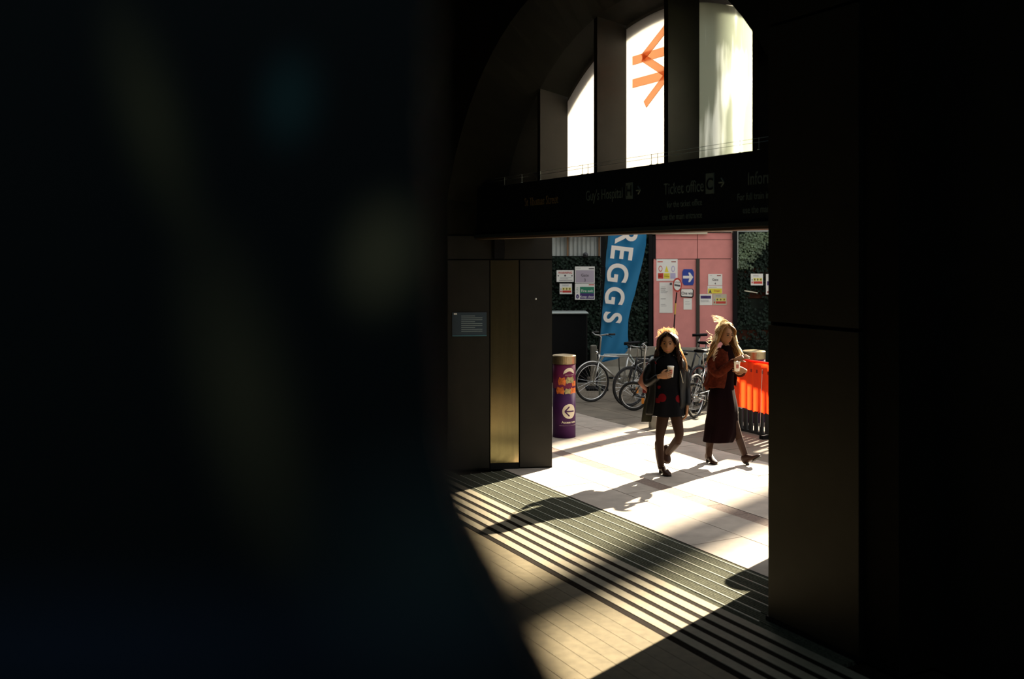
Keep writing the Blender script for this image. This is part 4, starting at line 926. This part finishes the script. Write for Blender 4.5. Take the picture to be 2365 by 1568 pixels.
h_ = hand(at(1719, 856, Y2-.18), (-.75,-.5,.15), (-.35,.6,.1), 1, .5); b2_.add(h_.v, h_.f); b2_.m[-len(h_.m):] = h_.m
obj('body', b2_, [M['wine'], M['skinm'], M['lips'], M['tights']], p2, True)
for s in (-1, 1):
    obj('eye', MB().blob(hc2+R2@Vector((s*.029,-.082,.008)), .013, .007, .006, 8), M['eye'], p2, True)
    obj('eyebrow', MB().tube([hc2+R2@Vector((s*.013,-.0915,.026)), hc2+R2@Vector((s*.03,-.089,.031)), hc2+R2@Vector((s*.045,-.078,.025))], .003, 5), M['hairb'], p2, True)
garment(Y2, [(804,1666,1688,.0,.055),(816,1655,1692,0,.08),(830,1644,1696,0,.11),(852,1643,1694,0,.12),(885,1644,1692,0,.11),(912,1637,1697,0,.14),(940,1634,1701,0,.15),(975,1631,1703,0,.15),(1000,1628,1699,0,.15),(1019,1625,1690,0,.145)], 'dress', M['wine'], p2, fold=.06, noise_a=.006)
jk2 = garment(Y2, [(805,1662,1692,.01,.07),(814,1645,1699,.01,.105),(828,1637,1703,.01,.13),(850,1637,1701,.01,.14),(875,1633,1699,.02,.145),(893,1627,1695,.03,.155)], 'jacket', M['rustj'], p2, gap=(-PI/2+.75,.6), noise_a=.012, fold=.07)
obj('sleeve', skin(J(Y2, [(1645,824,-.02,.066),(1644,850,-.06,.062),(1655,867,-.12,.058),(1680,848,-.22,.05),(1699,832,-.285,.044)]), [(0,1),(1,2),(2,3),(3,4)], 2), M['rustj'], jk2, True)
obj('sleeve', skin(J(Y2, [(1691,828,.05,.06),(1700,848,.06,.055),(1707,864,.04,.05),(1714,862,-.06,.042),(1718,857,-.13,.036)]), [(0,1),(1,2),(2,3),(3,4)], 2), M['rustj'], jk2, True)
obj('jacket_tail', MB().rings([[at(px, py, Y2+.08+d) for px, d in ((a,0),(a+8,-.04),(b,-.03),(b,.04),(a+8,.04))] for py, a, b in ((852,1636,1655),(872,1629,1650),(888,1624,1645),(900,1630,1640))]), M['rustj'], jk2, True)
obj('scarf', MB().rings([[at(1677,y,Y2)+Vector((r*math.cos(2*PI*k/20), r*.95*math.sin(2*PI*k/20)-.005, .006*math.sin(k*2.1))) for k in range(20)] for y, r in ((820,.085),(812,.072),(803,.06),(797,.052))], caps=(False,False)), M['wine'], p2, True)
boot(Y2, [(1640,1010,.02,.051),(1638,1035,.04,.045),(1637,1052,.09,.04),(1636,1060,.11,.037)], gp(1633,11.95), gp(1654,11.77), 'boot', M['boot'], p2)
boot(Y2, [(1704,1004,-.04,.051),(1714,1032,-.02,.045),(1721,1052,.0,.04),(1724,1060,-.02,.037)], at(1724,1076.5,Y2-.03), at(1757,1054,Y2-.16), 'boot', M['boot'], p2, False)
def e2(fr, r):
    if fr < 0: return Vector((-.13-.07*r+fr*.05, .04-.02*r, -.12-.2*r))
    return Vector((.12+.06*r*fr, -.03+random.uniform(-.03,.03), -.14-.2*r))
def f2(r, i):
    if i % 3 == 0:
        s = Vector((random.uniform(-.05,.03), .0, .12)); return [s, s+Vector((-.03,0,.035)), s+Vector((-.06,0,.06*r+.03)), s+Vector((-.09-.04*r,0,.09*r+.03))]
    if i % 3 == 1:
        s = Vector((-.07,.0,.10)); h = .016*r; return [s, s+Vector((.02,0,.04+h)), s+Vector((.07,0,.06+h)), s+Vector((.12,0,.025)), s+Vector((.15,0,-.04))]
    s = Vector((-.1-random.uniform(0,.04),.02,random.uniform(-.25,-.0))); a, b = random.uniform(-.02,.03), random.uniform(-.03,.05); return [s, s+Vector((-.02-.02*r,0,a)), s+Vector((-.035-.03*r,0,a*.3+b*.5)), s+Vector((-.05-.05*r,0,b))]
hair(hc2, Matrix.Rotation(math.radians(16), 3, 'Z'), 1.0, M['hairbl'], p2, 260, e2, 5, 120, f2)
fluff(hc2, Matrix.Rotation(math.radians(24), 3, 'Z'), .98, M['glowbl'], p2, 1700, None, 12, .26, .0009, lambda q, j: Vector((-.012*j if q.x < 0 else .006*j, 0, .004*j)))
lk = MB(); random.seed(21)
for i in range(60):      # lock blown forward over the right shoulder, sun glow in its colour
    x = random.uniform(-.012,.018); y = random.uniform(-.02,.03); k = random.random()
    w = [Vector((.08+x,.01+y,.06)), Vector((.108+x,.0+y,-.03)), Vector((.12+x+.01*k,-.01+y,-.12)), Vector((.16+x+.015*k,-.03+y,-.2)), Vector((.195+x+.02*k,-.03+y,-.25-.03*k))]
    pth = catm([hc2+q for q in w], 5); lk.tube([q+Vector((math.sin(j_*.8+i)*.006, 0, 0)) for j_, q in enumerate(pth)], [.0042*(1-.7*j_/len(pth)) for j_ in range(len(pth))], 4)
obj('blown_lock', lk, M['glowbl'], p2, True, label='wavy lock coloured bright as if sunlit, falling over the right shoulder')
cup(at(1702, 857, Y2-.3), .037, .115, 'white printed paper cup held out by the blond woman')
#PEOPLE_END
# ------------------------------------------------------------------ structures that shade the forecourt (across the street, towards the sun)
def sbox(u0, u1, s0, s1, z0, z1): return MB().obox(sunpt(u0, s0, z0), Vector((.76,-.65,0))*(u1-u0), Vector((.65,.76,0))*(s1-s0), UP*(z1-z0))
bm_ = mat('street_brick', (.2,.13,.09), .9, noise_s=8, noise_a=.2)
def building(nm, lab, u0, u1, s0, s1, z1):
    t = thing(nm, lab, 'building', sunpt((u0+u1)/2, s0)); t['kind'] = 'structure'
    obj('wall', sbox(u0, u1, s0, s1, 0, z1), bm_, t)
    n = max(1, int((u1-u0)/2.4))
    for k in range(n):
        for f in range(int(z1/3.4)):
            uc = u0+(u1-u0)*(k+.5)/n; wn_ = obj('window', sbox(uc-.55, uc+.55, s0-.06, s0+.02, 1+f*3.4, 2.7+f*3.4), M['cream'], t)
    obj('parapet', sbox(u0-.0, u1+.0, s0-.1, s1, z1, z1+.4), M['conc'], t)
building('office_block', 'tall brick block across the street beyond the hoarding', -46, -7.98, 60, 72, 36)
building('office_block', 'tall brick block across the street to the right behind the pier', -3.1, 14, 46, 58, 30)
lp = thing('lamp_post', 'tall distant lamp column across the street', 'lamp post', sunpt(-4.45, 56))
obj('column', MB().lathe([(.48,0),(.48,1),(.42,1.2),(.4,14),(.38,34)], sunpt(-4.45, 56), 16), M['dframe'], lp, True)
obj('lantern', MB().blob(sunpt(-4.45, 56, 34.2), .4, .4, .25), M['dframe'], lp, True)
# street gate with barred panel whose shadow falls behind the women
gt = thing('street_gate', 'barred street gate with an arched post outside on the right', 'gate', sunpt(-6, 18))
obj('top_beam', sbox(-6.95, -4.2, 18, 18.1, 3.49, 3.80), M['dframe'], gt)
obj('mid_beam', sbox(-6.95, -4.2, 18, 18.1, 2.72, 2.97), M['dframe'], gt)
for k in range(21): obj('bar', sbox(-6.9+.125*k, -6.9+.125*k+.062, 18.02, 18.08, 2.95, 3.5), M['dframe'], gt)
obj('lower_panel', sbox(-6.95, -4.2, 18, 18.1, 0, 2.5), M['dframe'], gt)
ar = []
for k in range(17):
    f = k/16; s_ = 8.6+f*3.9; u = -7.62-.02*math.sin(f*PI)+.6*max(0, f-.75)**1.3*4; ar.append(sunpt(u, 18, (18-s_)*TANE))
obj('post', MB().tube([sunpt(-7.62,18,0)]+ar[::-1], .13, 8), M['dframe'], gt, True)

# ------------------------------------------------------------------ plaque, near wall, added fill lamps
pq = thing('information_plaque', 'dark blue printed information plaque on the left column', 'plaque', RA+RD*RL*.2+RN*.03+UP*1.54)
obj('plate', rbox(.045, .37, 1.545, 1.82, .02, .03), mat('plaque_blue', (.02,.04,.06), .5), pq)
obj('lower_edge', rbox(.045, .37, 1.545, 1.558, .03, .034), mat('plaque_teal', (.04,.14,.18), .5), pq)
for k in range(9):
    f = .3 if k else .35; obj('text_line', rbox(.13, .33 if k % 3 else .26, 1.775-.022*k, 1.782-.022*k, .03, .032), mat('plaque_text', (.18,.24,.25), .6) if k == 0 else bpy.data.materials['plaque_text'], pq)
obj('white_mark', rbox(.06, .09, 1.795, 1.812, .03, .033), M['white'], pq)
# blurred dark partition right beside the lens
nm = bpy.data.materials.new('stone_painted_reflections'); nm.use_nodes = True; nt = nm.node_tree; bs_ = nt.nodes['Principled BSDF']
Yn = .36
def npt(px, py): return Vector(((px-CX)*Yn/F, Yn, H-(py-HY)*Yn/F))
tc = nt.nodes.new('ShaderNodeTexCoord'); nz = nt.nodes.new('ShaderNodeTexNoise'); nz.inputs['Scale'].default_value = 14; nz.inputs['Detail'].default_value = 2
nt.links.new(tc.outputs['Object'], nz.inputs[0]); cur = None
for (px, py, sx, sz, rot, col) in ((880,590,85,120,.25,(.13,.105,.05)),(668,230,60,100,.1,(.015,.05,.05)),(345,260,70,230,-.3,(.06,.05,.02)),(560,900,110,330,-.25,(.055,.045,.02)),(1000,1300,260,240,0,(.015,.026,.026)),(120,1500,900,160,0,(.006,.012,.026)),(1120,120,80,160,0,(.02,.03,.016))):  # faint reflections put into the base colour as soft tinted patches
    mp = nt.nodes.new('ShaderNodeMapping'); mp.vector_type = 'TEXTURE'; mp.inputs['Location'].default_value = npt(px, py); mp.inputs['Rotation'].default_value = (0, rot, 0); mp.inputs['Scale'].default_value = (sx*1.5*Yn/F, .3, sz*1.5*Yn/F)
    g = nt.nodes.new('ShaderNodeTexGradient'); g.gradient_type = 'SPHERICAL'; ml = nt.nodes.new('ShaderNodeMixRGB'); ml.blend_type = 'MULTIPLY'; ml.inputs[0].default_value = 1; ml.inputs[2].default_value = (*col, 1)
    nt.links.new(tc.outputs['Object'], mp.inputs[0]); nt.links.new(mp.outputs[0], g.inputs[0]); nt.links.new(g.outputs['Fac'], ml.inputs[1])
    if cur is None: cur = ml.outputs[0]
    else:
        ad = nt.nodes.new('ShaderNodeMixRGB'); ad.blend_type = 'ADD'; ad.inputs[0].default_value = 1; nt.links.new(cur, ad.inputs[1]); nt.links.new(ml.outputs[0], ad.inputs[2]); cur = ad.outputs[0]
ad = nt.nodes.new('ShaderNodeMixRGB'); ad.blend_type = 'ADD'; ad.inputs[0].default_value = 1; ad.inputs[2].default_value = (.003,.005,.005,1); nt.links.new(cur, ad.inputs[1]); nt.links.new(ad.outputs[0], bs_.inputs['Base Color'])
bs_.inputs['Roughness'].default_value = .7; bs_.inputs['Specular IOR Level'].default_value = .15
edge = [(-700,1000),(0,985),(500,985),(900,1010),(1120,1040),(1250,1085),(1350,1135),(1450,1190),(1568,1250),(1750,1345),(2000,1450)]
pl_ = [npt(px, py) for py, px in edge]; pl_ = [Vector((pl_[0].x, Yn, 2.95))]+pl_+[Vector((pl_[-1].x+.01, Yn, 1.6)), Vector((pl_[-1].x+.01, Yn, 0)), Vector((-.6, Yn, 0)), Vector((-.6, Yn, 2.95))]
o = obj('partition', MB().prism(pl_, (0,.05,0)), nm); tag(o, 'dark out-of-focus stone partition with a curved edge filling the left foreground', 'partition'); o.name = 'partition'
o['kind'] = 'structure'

# two added fill lamps behind the photographer, brightening the near partition
for i, (x, y, e, c_) in enumerate(((-2.2,-1.6,75,(.55,.8,1.0)),(1.6,-2.6,50,(.7,.9,1.0)))):
    t = thing('fill_lamp', ['added cool fill lamp behind the photographer, to the left','added cool fill lamp behind the photographer, to the right'][i], 'fill lamp', (x, y, 7.2))
    obj('fill_lamp_housing', MB().lathe([(.2,-.02),(.2,.0),(.16,-.0)][::1], (x,y,7.18), 24), M['galv'], t, True)
    obj('fill_lamp_diffuser', MB().lathe([(.001,-.03),(.17,-.028),(.18,-.02)], (x,y,7.18), 24), mat('fill_diffuser', c_, .5, emis=.4), t, True)
    l = bpy.data.lights.new('fill_light', 'AREA'); l.shape = 'DISK'; l.size = .34; l.energy = e; l.color = c_
    lo = bpy.data.objects.new('fill_light', l); C.objects.link(lo); lo.parent = t; lo.location = (0, 0, -.06)
